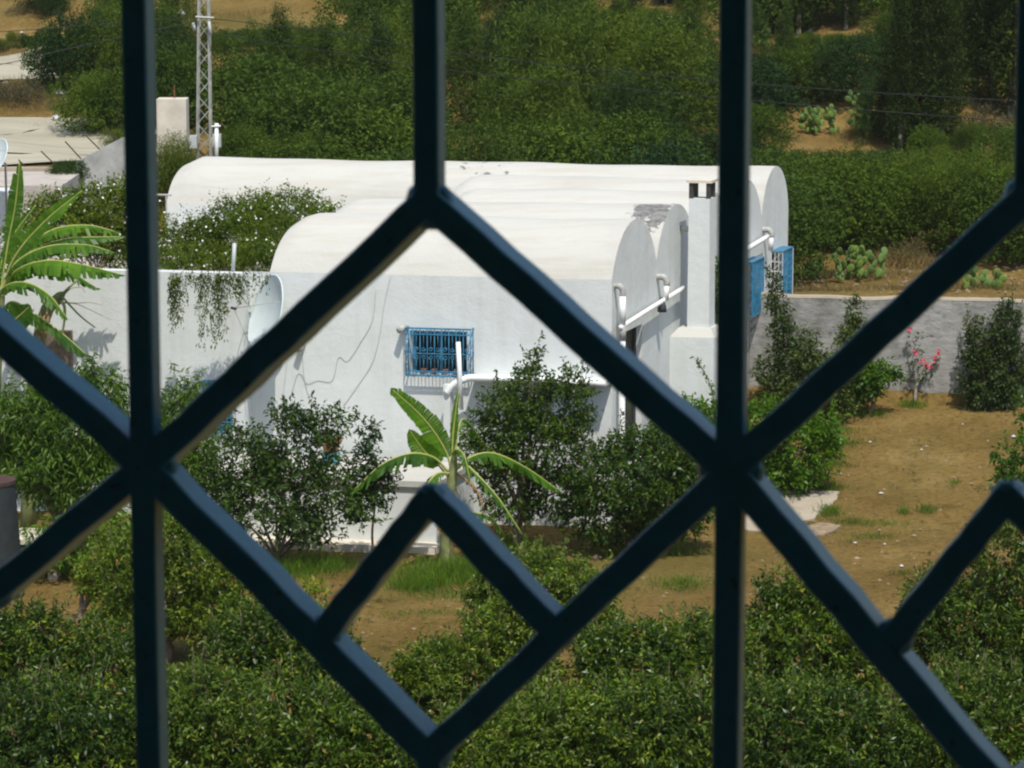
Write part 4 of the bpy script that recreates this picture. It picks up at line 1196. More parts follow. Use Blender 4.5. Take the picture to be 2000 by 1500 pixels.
# ------------------------------------------------------------------ garden trees
tree('fruit_bush', 'broad dark green fruit bush in front of the white platform left of the banana plant', 'bush', (540, 1112),
     [(470, 900, 82, 72), (570, 885, 80, 75), (540, 975, 125, 85), (655, 960, 72, 75), (440, 985, 60, 72), (705, 985, 50, 38), (560, 825, 34, 38), (640, 828, 42, 34), (610, 1020, 60, 50)],
     1450, (.095, .040), 'leaf_dark', per=9, splen=.26, shoots=60, r0=.05, shell=.3, gap=.3, depth=.7, fork=.15)
tree('fruit_bush', 'thin upright sapling with sparse leaves between the fruit bush and the banana plant', 'sapling', (735, 1108),
     [(722, 850, 22, 30), (715, 905, 32, 40), (742, 930, 42, 30), (725, 965, 40, 30)], 210, (.09, .038), 'leaf_dark', per=8, splen=.24, r0=.02, shell=.1, depth=.8, fork=.6)
tree('citrus_tree', 'tall dense citrus tree against the front wall right of the banana plant', 'citrus tree', (1015, 1045),
     [(1040, 755, 52, 42), (1085, 810, 74, 58), (990, 805, 66, 54), (1040, 870, 105, 78), (1125, 750, 40, 32), (955, 875, 58, 66), (1000, 965, 62, 58), (1042, 705, 14, 30), (1090, 960, 60, 50)],
     1900, (.08, .036), 'leaf_citrus', per=9, splen=.22, Y=50.0, shoots=60, r0=.07, shell=.4, gap=.16, depth=.8)
tree('citrus_tree', 'low glossy dark citrus tree in mid garden left of the second full upright bar', 'citrus tree', (1240, 1080),
     [(1240, 935, 140, 80), (1185, 1000, 95, 58), (1310, 985, 85, 65), (1280, 880, 95, 48), (1360, 930, 50, 60)],
     1900, (.10, .040), 'leaf_citrus', per=9, splen=.22, r0=.07, shell=.5, shoots=50, gap=.02, depth=.9)
tree('lemon_tree', 'bright green lemon tree behind the second full upright bar beside the chimney', 'lemon tree', (1500, 975),
     [(1345, 812, 42, 34), (1310, 855, 62, 48), (1395, 850, 60, 60), (1480, 835, 72, 52), (1560, 880, 72, 75), (1520, 925, 75, 38), (1605, 850, 36, 46), (1430, 890, 80, 70)],
     1800, (.105, .046), 'leaf_lemon', per=8, splen=.24, Y=53.6, shoots=50, r0=.08, shell=.45, gap=.04, depth=.9)
tree('climbing_shrub', 'straggling climbing shrub rising over the house end of the boundary wall', 'shrub', (1535, 812),
     [(1510, 560, 12, 34), (1516, 610, 20, 40), (1530, 660, 28, 50), (1548, 725, 42, 60), (1500, 750, 30, 60)], 520, (.085, .042), 'leaf_climber', per=8, splen=.25, Y=58.8, r0=.03, shell=.2, gap=.1, depth=.5, fork=.55)
tree('climbing_shrub', 'bushy shrub beside the dry grass tuft at the foot of the boundary wall', 'shrub', (1600, 815),
     [(1578, 690, 24, 50), (1600, 745, 60, 50), (1560, 790, 45, 40), (1640, 720, 40, 42), (1625, 785, 45, 35)], 760, (.085, .042), 'leaf_climber', per=8, splen=.24, Y=58.2, r0=.03, shell=.3, gap=.1, depth=.6, fork=.3)
tree('climbing_shrub', 'pointed shrub reaching the top of the boundary wall left of the small round tree', 'shrub', (1665, 800),
     [(1667, 610, 12, 34), (1668, 660, 30, 40), (1664, 710, 38, 45), (1655, 765, 42, 36)], 560, (.085, .038), 'leaf_climber', per=8, splen=.22, Y=59.3, r0=.03, shell=.3, gap=.05, depth=.5, fork=.4)
tree('small_tree', 'small round tree on a bare trunk standing on the soil by the boundary wall', 'tree', (1692, 812),
     [(1690, 748, 34, 36), (1716, 730, 36, 22), (1675, 722, 30, 22), (1742, 728, 14, 14)], 300, (.10, .045), 'leaf_lemon', per=8, splen=.22, r0=.035, shell=.35, gap=.05, fork=.5)
tree('columnar_shrub', 'twin peaked columnar shrub against the right part of the boundary wall', 'shrub', (1935, 802),
     [(1913, 735, 42, 62), (1912, 665, 24, 48), (1966, 640, 24, 52), (1968, 720, 42, 72), (1940, 765, 50, 36)], 1100, (.08, .036), 'leaf_climber', per=9, splen=.22, Y=59.1, shoots=40, r0=.03, shell=.4, gap=-.05, depth=.5, fork=.2)
tree('citrus_tree', 'light green citrus tree cut by the right edge above the peaked grille bar', 'citrus tree', (2030, 1020),
     [(1990, 930, 52, 46), (1948, 895, 10, 26), (1962, 930, 24, 24), (2040, 890, 60, 80), (2000, 800, 14, 34), (2080, 940, 90, 80)], 560, (.095, .042), 'leaf_lemon', per=8, splen=.22, r0=.06, shell=.4, shoots=30)
# flowering rose at the wall
rb_ = G(1786, 792)
rose = thing('rose_bush', rb_, 'thin rose bush with pink flowers against the boundary wall', 'rose bush')
mb = MB()
tips = [(1776, 645), (1790, 690), (1800, 705), (1823, 702), (1815, 715), (1806, 716), (1830, 690)]
for a, b_ in tips:
    mb.tube(cat_path([rb_, P(1790, 755, rb_.y), P(a, b_, rb_.y)], 4), .010, 5)
mb.build('stem', 'bark_pale', rose, True)
for a, b_ in tips:
    for k in range(2):
        c = P(a + random.uniform(-6, 6), b_ + random.uniform(-5, 5), rb_.y - .05)
        V = [c + Vector((random.uniform(-.05, .05), random.uniform(-.05, .05), random.uniform(-.05, .05))) for _ in range(12)]
        MB().add(V, [(0, 1, 2, 3), (4, 5, 6, 7), (8, 9, 10, 11), (0, 5, 10, 3)]).build('flower', 'petal_pink', rose)
foliage('leaves', px_blobs(rb_.y, [(1795, 730, 26, 36), (1785, 670, 14, 30), (1815, 720, 22, 20)], .4), 34, 6, .2, (.07, .035), 'leaf_climber', rose)
# peach trees at the left
tree('peach_tree', 'large peach tree with narrow drooping leaves at the left edge below the banana plant', 'peach tree', (120, 1085),
     [(50, 810, 80, 62), (140, 835, 95, 72), (172, 745, 20, 34), (212, 770, 34, 42), (90, 900, 110, 75), (185, 945, 80, 80), (110, 780, 40, 40), (220, 860, 60, 80), (30, 880, 50, 60)],
     2500, (.135, .032), 'leaf_peach', per=9, splen=.30, Y=48.6, shoots=70, r0=.08, droop=.75, shell=.35, gap=.06, depth=.8, upn=.6)
tree('peach_tree', 'smaller peach tree with narrow leaves between the first upright bar and the fruit bush', 'peach tree', (345, 1040),
     [(368, 772, 28, 34), (345, 830, 50, 60), (330, 905, 55, 60), (380, 900, 40, 60), (330, 980, 60, 60)], 950, (.135, .032), 'leaf_peach', per=9, splen=.30, Y=48.9, shoots=30, r0=.05, droop=.75, shell=.3, gap=.05, depth=.7, upn=.6)
tree('low_shrub', 'bright green low shrub below the peach tree at the left edge', 'shrub', (90, 1130),
     [(60, 1075, 80, 45), (150, 1060, 90, 50), (210, 1040, 50, 55)], 520, (.11, .04), 'leaf_lemon', per=8, splen=.24, r0=.04, shell=.3, droop=.4)

# ---- orchard in the foreground
ORCH = [
 ('citrus tree filling the lower right corner below the small inner peak of the grille', (1890, 1400), 40.0, [(1962, 1085, 75, 66), (1845, 1165, 72, 54), (1905, 1230, 150, 85), (1800, 1235, 48, 56), (1975, 1260, 100, 100), (2080, 1180, 90, 110)], 1500, 'leaf_citrus'),
 ('dark citrus tree right of the second full upright bar in the lower half', (1580, 1400), 39.5, [(1520, 1150, 36, 34), (1605, 1160, 36, 34), (1560, 1250, 120, 80), (1665, 1300, 90, 75), (1480, 1290, 80, 80)], 1500, 'leaf_citrus'),
 ('dark citrus tree below two bare soil gaps left of the second full upright bar', (1300, 1440), 38.5, [(1290, 1310, 165, 88), (1200, 1275, 70, 52), (1395, 1270, 70, 66), (1330, 1250, 40, 30)], 1500, 'leaf_citrus'),
 ('light green orange tree inside the small lower diamond of the grille', (960, 1460), 40.0, [(950, 1345, 165, 105), (1040, 1195, 70, 66), (840, 1310, 66, 56), (1125, 1130, 46, 34), (1000, 1250, 90, 78), (1150, 1200, 60, 60)], 1900, 'leaf_mix'),
 ('dark citrus tree under the left diagonal bar of the small lower diamond', (580, 1440), 39.0, [(590, 1305, 115, 88), (495, 1255, 80, 66), (670, 1350, 85, 72), (560, 1235, 40, 40)], 1350, 'leaf_citrus'),
 ('yellowish green orange tree behind the lower part of the first upright bar', (320, 1330), 42.5, [(395, 1100, 62, 56), (250, 1110, 52, 66), (415, 1205, 76, 60), (240, 1225, 66, 60), (320, 1170, 76, 66), (330, 1050, 46, 46), (470, 1170, 46, 44)], 1050, 'leaf_mix'),
 ('dark citrus tree in the lower left corner', (90, 1420), 38.5, [(60, 1235, 66, 54), (60, 1325, 115, 88), (205, 1310, 90, 76), (-60, 1290, 90, 110), (150, 1270, 50, 50)], 1450, 'leaf_citrus'),
 ('small yellow green sapling in the bare patch under the left inner diagonal bar', (612, 1235), None, [(612, 1170, 22, 34), (630, 1205, 26, 24), (605, 1145, 8, 14)], 70, 'leaf_young'),
 ('loose yellow green sapling beside the low shrub at the left', (150, 1215), None, [(190, 1130, 36, 40), (215, 1080, 22, 40), (230, 1160, 40, 36)], 260, 'leaf_young'),
 ('low orange tree right of the grass clump inside the small diamond', (1010, 1215), None, [(1000, 1130, 60, 44), (1060, 1110, 40, 34), (950, 1160, 40, 34)], 420, 'leaf_mix'),
 ('citrus tree at the bottom edge left of the first upright bar', (110, 1620), 35.0, [(110, 1440, 170, 110), (20, 1480, 120, 100)], 1500, 'leaf_citrus'),
 ('citrus tree at the bottom edge right of the first upright bar', (400, 1640), 35.5, [(390, 1400, 140, 90), (360, 1470, 150, 90)], 1500, 'leaf_mix'),
 ('dark citrus tree at the bottom edge left of the lowest grille point', (640, 1650), 35.0, [(620, 1450, 150, 110), (730, 1480, 110, 80)], 1500, 'leaf_citrus'),
 ('orange tree at the bottom edge right of the lowest grille point', (980, 1650), 35.0, [(960, 1480, 150, 90), (1080, 1450, 120, 100)], 1500, 'leaf_mix'),
 ('dark citrus tree at the bottom edge left of the second full upright bar', (1280, 1650), 35.0, [(1270, 1450, 150, 110), (1370, 1470, 100, 90)], 1500, 'leaf_citrus'),
 ('dark citrus tree at the bottom edge right of the second full upright bar', (1560, 1650), 35.0, [(1560, 1440, 160, 110), (1690, 1470, 110, 90)], 1500, 'leaf_citrus'),
 ('citrus tree at the bottom edge in the lower right corner', (1880, 1650), 35.5, [(1860, 1420, 150, 110), (1990, 1440, 120, 120)], 1500, 'leaf_citrus'),
]
leafmat('leaf_mix', [(0.042, 0.070, 0.009), (0.072, 0.108, 0.011), (0.11, 0.145, 0.014), (0.20, 0.21, 0.026), (0.065, 0.088, 0.012)], 0.36, .3)
leafmat('leaf_brown', [(0.16, 0.10, 0.035), (0.24, 0.16, 0.06), (0.12, 0.075, 0.03)], 0.7, .2, spec=.15)
for lab, bpx, Y, bl, ns, mm in ORCH:
    small = ns < 100
    t = tree('citrus_tree', lab, 'citrus tree', bpx, bl, int(ns * 1.8), (.076, .027) if not small else (.09, .04), mm, per=11 if not small else 7, splen=.20, Y=Y, r0=.07 if not small else .02, shell=.38, gap=.2, depth=.95, gf=4.2,
             group='orchard trees in the foreground', shoots=0 if small else 90, shoot_mat='leaf_young' if mm != 'leaf_citrus' else 'leaf_mix')
    if not small:
        bo = [(b[0], tuple(x * 1.03 for x in b[1])) for b in px_blobs(t.location.y, bl, .95)]
        foliage('new_growth', bo, int(ns * (.22 if mm == 'leaf_citrus' else .34)), 8, .2, (.075, .03), 'leaf_young', t, shell=.8, gap=.35, gf=2.2)
        foliage('dead_leaves', bo, int(ns * .035), 5, .16, (.07, .03), 'leaf_brown', t, shell=.8, gap=.1)
# the trunk seen under the middle citrus
# ------------------------------------------------------------------ white flowering vines
def flowers(parent, blobs, n, size, name='blossom', material='petal'):
    c, o = crown_points(blobs, n, .92, -1)
    k = (o[:, 1] < .5)
    c, o = c[k], o[k]
    c = c + o * .05
    V = []
    for s_ in (0, 1):
        ax = rng.normal(0, 1, (len(c), 3)); nr = np.tile([0, -.7, .7], (len(c), 1)) + rng.normal(0, .4, (len(c), 3))
        ax = unit(ax)
        V.append(leaf_quads(c - ax * size * .5, ax, nr, np.full(len(c), size), np.full(len(c), size * .8), 0))
    V = np.concatenate(V) - np.array(org(parent)[:])
    ob = link(name, quads_mesh(name, V, len(V) // 4), material, parent); ob['kind'] = 'stuff'
jb = px_blobs(55.5, [(395, 495, 100, 38), (460, 470, 85, 50), (520, 440, 66, 50, 1.0), (560, 408, 70, 34, 2.0), (625, 408, 42, 14, 3.), (480, 405, 46, 24, 1.0), (350, 455, 30, 18), (420, 440, 50, 24), (495, 500, 50, 30, -.8), (350, 505, 60, 26, -.8)], .8)
jr = thing('flowering_vine', Vector((P(450, 500, 54.5).x, 54.5, 3.63)), 'white flowering vine spilling over the parapet beside the front vault', 'vine')
limbs(jr, (P(440, 520, 54.8).x, 54.8, 3.63), [b[0] for b in jb], .03, fork=.2)
foliage('foliage', jb, 2700, 9, .26, (.07, .030), 'leaf_jasmine', jr, shell=.35, gap=.02)
flowers(jr, jb, 360, .046)
# hanging strands on the courtyard wall
hp = []; vst = MB()
for k in range(46):
    px = random.choice((random.uniform(335, 365), random.uniform(345, 470), random.uniform(400, 520))); L = random.uniform(20, 120) * (1.3 if px < 450 else .5)
    stx = [P(px + 3 * math.sin(q_ * .9 + k), 534 + q_ * 7, 51.56) for q_ in range(max(3, int(L / 7)))]
    vst.tube(stx, .004, 4, False)
    for s_ in range(int(L / 7)):
        hp.append(P(px + random.uniform(-7, 7), 540 + s_ * 7 + random.uniform(-4, 4), 51.75))
for k in range(110):
    hp.append(P(random.uniform(330, 525), 528 + abs(random.gauss(0, 16)), 51.7))
prop(vst.build('hanging_stems', 'bark', jr), kind='stuff')
hp = np.array([p[:] for p in hp]); hp[:, 1] -= .16 + np.abs(rng.normal(0, .08, len(hp)))
hd = np.tile([0, -.2, -1.0], (len(hp), 1))
# keep the strands just in front of the wall plane
V = sprig_leaves(hp, hd, 5, .16, (.06, .022), .6, .3) - np.array(org(jr)[:])
ob = link('hanging_strands', quads_mesh('hanging_strands', V, len(V) // 4), 'leaf_jasmine', jr); ob['kind'] = 'stuff'
jb2 = px_blobs(56.0, [(140, 450, 85, 58), (205, 430, 65, 72), (232, 495, 50, 40), (100, 405, 46, 36), (175, 388, 50, 28), (270, 440, 50, 76), (240, 380, 40, 30), (60, 460, 60, 40)], .8)
jr2 = thing('flowering_vine', Vector((P(170, 500, 55.5).x, 55.5, 3.63)), 'white flowering vine behind the banana leaves at the left of the first upright bar', 'vine')
limbs(jr2, (P(190, 520, 55.6).x, 55.6, 3.63), [b[0] for b in jb2], .03, fork=.2)
foliage('wisps', [(b[0] + Vector((0, 0, .08)), tuple(x * 1.12 for x in b[1])) for b in jb], 420, 7, .34, (.06, .024), 'leaf_jasmine', jr, shell=.85, gap=.25, gf=2.0, droop=-.1)
foliage('foliage', jb2, 1900, 9, .26, (.075, .034), 'leaf_jasmine', jr2, shell=.35, gap=.05)
flowers(jr2, jb2, 170, .050)
pm = FW(457, 500, 1.)
o = MB().tube([P(455, 535, 52.6), P(458, 475, 52.6)], .035, 8).build('vent_pipe', 'box_grey', house, True)
# vine creeping up the chimney block
cvn = thing('creeper', epx(1392, 800, .85), 'thin creeper climbing the side of the chimney block', 'creeper')
cp = cat_path([epx(1396, 800, .86), epx(1392, 770, .86), epx(1385, 745, .87), epx(1370, 718, .88), epx(1360, 702, .88)], 6)
MB().tube(cp, .008, 5).build('stem', 'bark', cvn)
ca_ = np.array([p[:] for p in cp]); V = sprig_leaves(ca_, np.tile([0, -.6, .6], (len(ca_), 1)), 5, .14, (.07, .035), .2) - np.array(org(cvn)[:])
ob = link('leaves', quads_mesh('leaves', V, len(V) // 4), 'leaf_lemon', cvn); ob['kind'] = 'stuff'
# creeping leaves behind the chimney, right of the stack
tree('climbing_shrub', 'green shrub seen between the chimney stack and the second full upright bar', 'shrub', (1396, 800),
     [(1398, 560, 10, 40), (1402, 600, 14, 40), (1405, 680, 20, 60), (1402, 520, 8, 14)], 160, (.10, .05), 'leaf_lemon', per=7, splen=.2, Y=57.0, r0=.03, shell=.2, depth=.6, fork=.5)
# dry grass tuft
tb_ = G(1520, 800)
tuft = thing('dry_tuft', tb_, 'pale dry grass tuft in front of the shrubs at the foot of the boundary wall', 'grass tuft')
n = 420
an = rng.uniform(0, 2 * math.pi, n); sp2 = rng.uniform(.15, .9, n)
ax = np.stack([np.cos(an) * sp2, np.sin(an) * sp2, np.ones(n) * .8], 1)
base = np.tile(np.array(P(1512, 790, tb_.y)[:]), (n, 1)) + rng.normal(0, .08, (n, 3))
V = leaf_quads(base, ax, rng.normal(0, 1, (n, 3)), rng.uniform(.35, .75, n), np.full(n, .012), .35) - np.array(org(tuft)[:])
ob = link('blades', quads_mesh('blades', V, n), 'grass_dry', tuft); ob['kind'] = 'stuff'

# ------------------------------------------------------------------ grass, weeds, stones
def blades(name, spots, material, label):
    Vs = []
    for (px, py, rx, ry, n, h) in spots:
        n = int(n * 2.2)
        for _ in range(1):
            a = rng.normal(0, .5, n); b_ = rng.normal(0, .5, n)
            pts_ = [G(px, py)]
            c = pts_[0]; sc = F / proj(c)[2]
            X = c.x + a * rx / sc; Yy = c.y + b_ * ry / sc * 4.2
            Z = np.array([zfun(x, y) for x, y in zip(X, Yy)])
            base = np.stack([X, Yy, Z], 1)
            ax = np.stack([rng.normal(0, .45, n), rng.normal(0, .45, n), np.ones(n)], 1)
            Vs.append(leaf_quads(base, ax, rng.normal(0, 1, (n, 3)), h * .72 * rng.uniform(.4, 1.3, n), np.full(n, .011) * (.6 + h), .3))
    V = np.concatenate(Vs)
    ob = link(name, quads_mesh(name, V, len(V) // 4), material)
    prop(ob, label, 'grass', kind='stuff')
blades('grass', [(860, 1130, 110, 22, 900, .38), (930, 1125, 90, 20, 600, .42), (810, 1150, 60, 14, 400, .3), (900, 1165, 120, 14, 420, .16), (560, 1120, 110, 20, 700, .4), (640, 1110, 60, 14, 300, .3),
     (1260, 1080, 110, 14, 420, .22), (1330, 1145, 60, 14, 240, .22), (1000, 1070, 60, 16, 300, .3), (1620, 1005, 26, 9, 130, .26), (1660, 1022, 40, 6, 120, .16), (1765, 1003, 14, 5, 60, .2), (1810, 1000, 20, 6, 90, .2),
     (1640, 845, 50, 8, 160, .16), (1640, 870, 50, 10, 220, .2), (1620, 910, 40, 8, 160, .2), (1620, 955, 40, 7, 140, .18), (1700, 1050, 60, 8, 160, .1), (1720, 1025, 60, 6, 150, .12), (1862, 945, 14, 4, 40, .14), (1770, 1120, 30, 6, 60, .1),
     (1780, 795, 30, 5, 130, .24), (1700, 812, 40, 5, 130, .2), (830, 1200, 110, 10, 240, .1), (960, 1205, 60, 8, 180, .14), (150, 1110, 120, 16, 500, .3), (380, 1130, 60, 14, 240, .3)],
     'grass_green', 'green grass and weeds growing in patches on the bare soil')
blades('dry_grass', [(60, 190, 130, 30, 1500, .35), (150, 210, 90, 24, 900, .35), (100, 250, 90, 6, 260, .2), (30, 175, 60, 16, 600, .35), (1650, 540, 160, 8, 1100, .25), (1850, 565, 200, 6, 900, .22), (1760, 520, 60, 10, 600, .5), (1600, 570, 80, 4, 400, .2), (1680, 270, 60, 12, 400, .3), (1930, 215, 60, 8, 260, .3),
     (120, 95, 160, 14, 700, .3), (340, 330, 40, 20, 300, .35), (350, 290, 40, 12, 200, .35), (490, 30, 90, 10, 350, .25)],
     'grass_dry', 'dry yellow grass on the banks beside the road and behind the boundary wall')
blades('weeds', [(random.uniform(1480, 2030), random.uniform(800, 1230), random.uniform(8, 40), random.uniform(2, 6), random.randint(8, 34), random.uniform(.05, .13)) for _ in range(70)] + [(random.uniform(0, 1250), random.uniform(1090, 1290), random.uniform(10, 40), random.uniform(2, 6), random.randint(8, 30), random.uniform(.06, .14)) for _ in range(40)],
       'grass_weed', 'low olive weeds sprouting thinly from the bare garden soil')
fl = []
for _ in range(2600):
    px, py = (random.uniform(1000, 2050), random.uniform(785, 1260)) if random.random() < .6 else (random.uniform(-50, 1250), random.uniform(1085, 1300))
    fl.append(G(px, py)[:])
fl = np.array(fl); fl[:, 2] += .03
n = len(fl)
nr_ = rng.normal(0, .3, (n, 3)); nr_[:, 2] += 1
ax_ = rng.normal(0, 1, (n, 3)); ax_[:, 2] *= .2
V = leaf_quads(fl, ax_, nr_, rng.uniform(.03, .09, n), rng.uniform(.015, .04, n), .1)
prop(link('fallen_leaves', quads_mesh('fallen_leaves', V, n), 'leaf_brown'), 'brown fallen leaves scattered over the garden soil', 'leaves', kind='stuff')
# stones and scraps
mb = MB()
def pebble(c, r):
    V = []
    for sx, sy, sz in ((1, 0, 0), (-1, 0, 0), (0, 1, 0), (0, -1, 0), (0, 0, .7), (0, 0, -.5)):
        V.append(Vector(c) + Vector((sx, sy, sz)) * r * random.uniform(.6, 1.3))
    mb.add(V, [(0, 2, 4), (2, 1, 4), (1, 3, 4), (3, 0, 4), (2, 0, 5), (1, 2, 5), (3, 1, 5), (0, 3, 5)])
for _ in range(1100):
    px = random.uniform(1000, 2050); py = random.uniform(785, 1260)
    if random.random() < .4: px, py = random.uniform(-50, 1200), random.uniform(1090, 1300)
    c = G(px, py); pebble(c, abs(random.gauss(0, .018)) + .008)
for _ in range(500):
    c = G(random.uniform(1540, 2050), random.uniform(515, 572)); pebble(c, abs(random.gauss(0, .03)) + .01)
o = mb.build('gravel', 'stone'); prop(o, 'small stones and clods scattered over the bare garden soil', 'gravel', kind='stuff')
mb = MB()
for px, py, r in [(1700, 865, .04), (1720, 966, .05), (1980, 855, .05), (1728, 1064, .03), (1760, 1108, .05), (1670, 1062, .04), (1600, 1090, .03), (1880, 830, .03), (1800, 880, .03), (120, 190, .22), (125, 200, .14), (105, 183, .16), (110, 240, .22), (42, 66, .08), (12, 165, .1), (345, 90, .12), (395, 88, .12), (355, 33, .2)]:
    pebble(G(px, py) + Vector((0, 0, r * .5)), r)
o = mb.build('litter', 'litter'); prop(o, 'white scraps of litter on the soil and beside the road', 'litter', kind='stuff')

# ------------------------------------------------------------------ hillside scrub
def proto(name, kind):
    """returns (crown mesh, trunk mesh) for a plant about 1 m in radius standing at the origin"""
    if kind == 'round':
        bl = [(Vector((random.uniform(-.45, .45), random.uniform(-.45, .45), random.uniform(.5, 1.0))), (random.uniform(.4, .65),) * 2 + (random.uniform(.35, .55),)) for _ in range(8)] + [(Vector((0, 0, .45)), (.95, .95, .5))]
        c, o = crown_points(bl, 2300, .55, .10, 5.0); V = sprig_leaves(c, o, 7, .13, (.050, .026), .1)
    elif kind == 'feather':
        bl = [(Vector((random.uniform(-.5, .5), random.uniform(-.5, .5), random.uniform(.5, 1.2))), (random.uniform(.25, .42),) * 2 + (random.uniform(.45, .7),)) for _ in range(10)] + [(Vector((0, 0, .45)), (.85, .85, .5))]
        c, o = crown_points(bl, 2300, .5, .10, 5.0); o = o * .35 + np.array([0, 0, .9]); V = sprig_leaves(c, o, 7, .20, (.070, .016), .2)
    elif kind == 'cypress':
        bl = [(Vector((random.uniform(-.06, .06), random.uniform(-.06, .06), .5 + .42 * k)), (.48 * (1 - .085 * k),) * 2 + (.42,)) for k in range(10)]
        c, o = crown_points(bl, 2200, .55, -.1, 4.0); o = o * .4 + np.array([0, 0, .9]); V = sprig_leaves(c, o, 7, .18, (.07, .022), -.3)
    elif kind == 'cone':
        bl = [(Vector((random.uniform(-.1, .1), random.uniform(-.1, .1), .35 + .3 * k)), (.72 * (1 - .115 * k),) * 2 + (.32,)) for k in range(8)]
        c, o = crown_points(bl, 2300, .5, .12, 5.0); o = o * .6 + np.array([0, 0, .6]); V = sprig_leaves(c, o, 7, .17, (.065, .017), .15)
    else:                                     # loose dry shrub
        bl = [(Vector((random.uniform(-.5, .5), random.uniform(-.5, .5), random.uniform(.3, .8))), (.45, .45, .35)) for _ in range(5)]
        c, o = crown_points(bl, 330, .2, .2, 4.0); V = sprig_leaves(c, o, 5, .2, (.08, .03), 0)
    V[:, 2] = np.maximum(V[:, 2], .02)
    cm = quads_mesh(name + '_crown', V, len(V) // 4)
    cm.materials.append(M[{'round': 'leaf_scrub', 'feather': 'leaf_feather', 'cypress': 'leaf_cypress', 'cone': 'leaf_conifer'}.get(kind, 'leaf_dryshrub')])
    mb_ = MB()
    if kind == 'cypress': mb_.tube([(0, 0, -.2), (0, 0, .8)], [.075, .06], 6)
    else:
        for b_ in bl[:5]:
            mb_.tube(cat_path([Vector((0, 0, -.15)), b_[0] * .35 + Vector((0, 0, -.03)), b_[0] * .62], 3), [.05, .045, .04, .034, .028, .02, .012], 5)
    tm = bpy.data.meshes.new(name + '_trunk'); tm.from_pydata(mb_.v, [], mb_.f)
    tm.materials.append(M['bark_pale' if kind == 'cypress' else 'bark'])
    return cm, tm
PROTO = {k: [proto(f'{k}_{i}', k) for i in range(n)] for k, n in (('round', 5), ('feather', 5), ('cypress', 3), ('cone', 3), ('dry', 2))}
def plant(name, label, cat, kind, p, s, sz=1.0, group=None, i=None):
    t = thing(name, p, label, cat, group)
    cm, tm = random.choice(PROTO[kind]) if i is None else PROTO[kind][i % len(PROTO[kind])]
    for nm, me_ in (('crown', cm), ('trunk', tm)):
        o_ = bpy.data.objects.new(nm, me_); COL.objects.link(o_); o_.parent = t
        if nm == 'crown': o_['kind'] = 'stuff'
    t.rotation_euler = (0, 0, random.uniform(0, 6.28)); t.scale = (s, s, s * sz)
    return t
LR = 'rounded olive green shrub in the dense scrub of the slope behind the house'
LF = 'feathery yellowish green tree in the dense scrub of the slope behind the house'
hr = random.Random(11)
LIMITS = [(295, 445, 312, 74), (405, 600, 55, 110), (1455, 1675, 66, 97), (1558, 1745, 292, 84), (1745, 1862, 290, 80), (1862, 2060, 240, 84), (1180, 1290, 18, 106)]
COV = np.zeros((62, 250), bool)              # 10 px cells, px -200..2300, py -60..560
def mark(p, s, sz):
    qx, qy, d = proj(p); ppm = F / d
    cx, cy, rx, ry = qx, qy - .55 * s * sz * ppm, 1.0 * s * ppm, .78 * s * sz * ppm
    yy, xx = np.mgrid[0:62, 0:250]
    COV[((xx * 10 - 195 - cx) / rx) ** 2 + ((yy * 10 - 55 - cy) / ry) ** 2 < 1] = True
def fit(p, s, sz):
    """largest scale at which the crown hides nothing that the picture shows behind it"""
    h0 = 1.45
    qx, qy, d = proj(p); ppm = F / d
    for a, b_, lim, ymax in LIMITS:
        if a - s * ppm * .8 < qx < b_ + s * ppm * .8 and p.y < ymax:
            s = min(s, (qy - lim) / (ppm * h0 * sz))
    return s
def bare_zone(px, py):
    if px < 440: return True
    if px < 590 and py < 52: return True
    if 1640 < px < 1735 and 215 < py < 320: return True
    if px > 1520 and py > 462: return True
    if 1180 < px < 1290 and py < 14: return True
    if 1880 < px < 2000 and 190 < py < 245: return True
    return False
Yr = 67.0
while Yr < 126:
    step = 2.9 + (Yr - 67) * .02
    half_w = Yr * 1150 / F
    x = -half_w + hr.uniform(0, step)
    while x < half_w:
        X = x + hr.uniform(-.7, .7); Y = Yr + hr.uniform(-1.2, 1.2)
        p = Vector((X, Y, zfun(X, Y)))
        qx, qy, _ = proj(p)
        if not bare_zone(qx, qy) and not (Y < 69 and X > 6.0):
            kind = 'feather' if (math.sin(X * .45 + 1) + math.sin(Y * .33 + X * .2) + hr.uniform(-1.3, 1.3)) > .25 else 'round'
            s0 = hr.uniform(1.45, 2.25) * (1 + (Yr - 67) * .006)
            sz = hr.uniform(.85, 1.25) if kind == 'feather' else hr.uniform(.7, .98)
            s1 = fit(p, s0, sz)
            if s1 > .45:
                mark(p, s1, sz)
                if kind == 'feather': plant('feathery_tree', LF, 'tree', 'feather', p, s1, sz, 'feathery trees of the hillside scrub')
                else: plant('scrub_bush', LR, 'shrub', 'round', p, s1, sz, 'round shrubs of the hillside scrub')
        x += step
    Yr += 3.1 + (Yr - 67) * .035
ORD = ['first', 'second', 'third', 'fourth', 'fifth', 'sixth', 'seventh', 'eighth', 'ninth', 'tenth', 'eleventh', 'twelfth', 'thirteenth', 'fourteenth', 'fifteenth', 'sixteenth', 'seventeenth', 'eighteenth', 'nineteenth', 'twentieth', 'last']
kC = 0
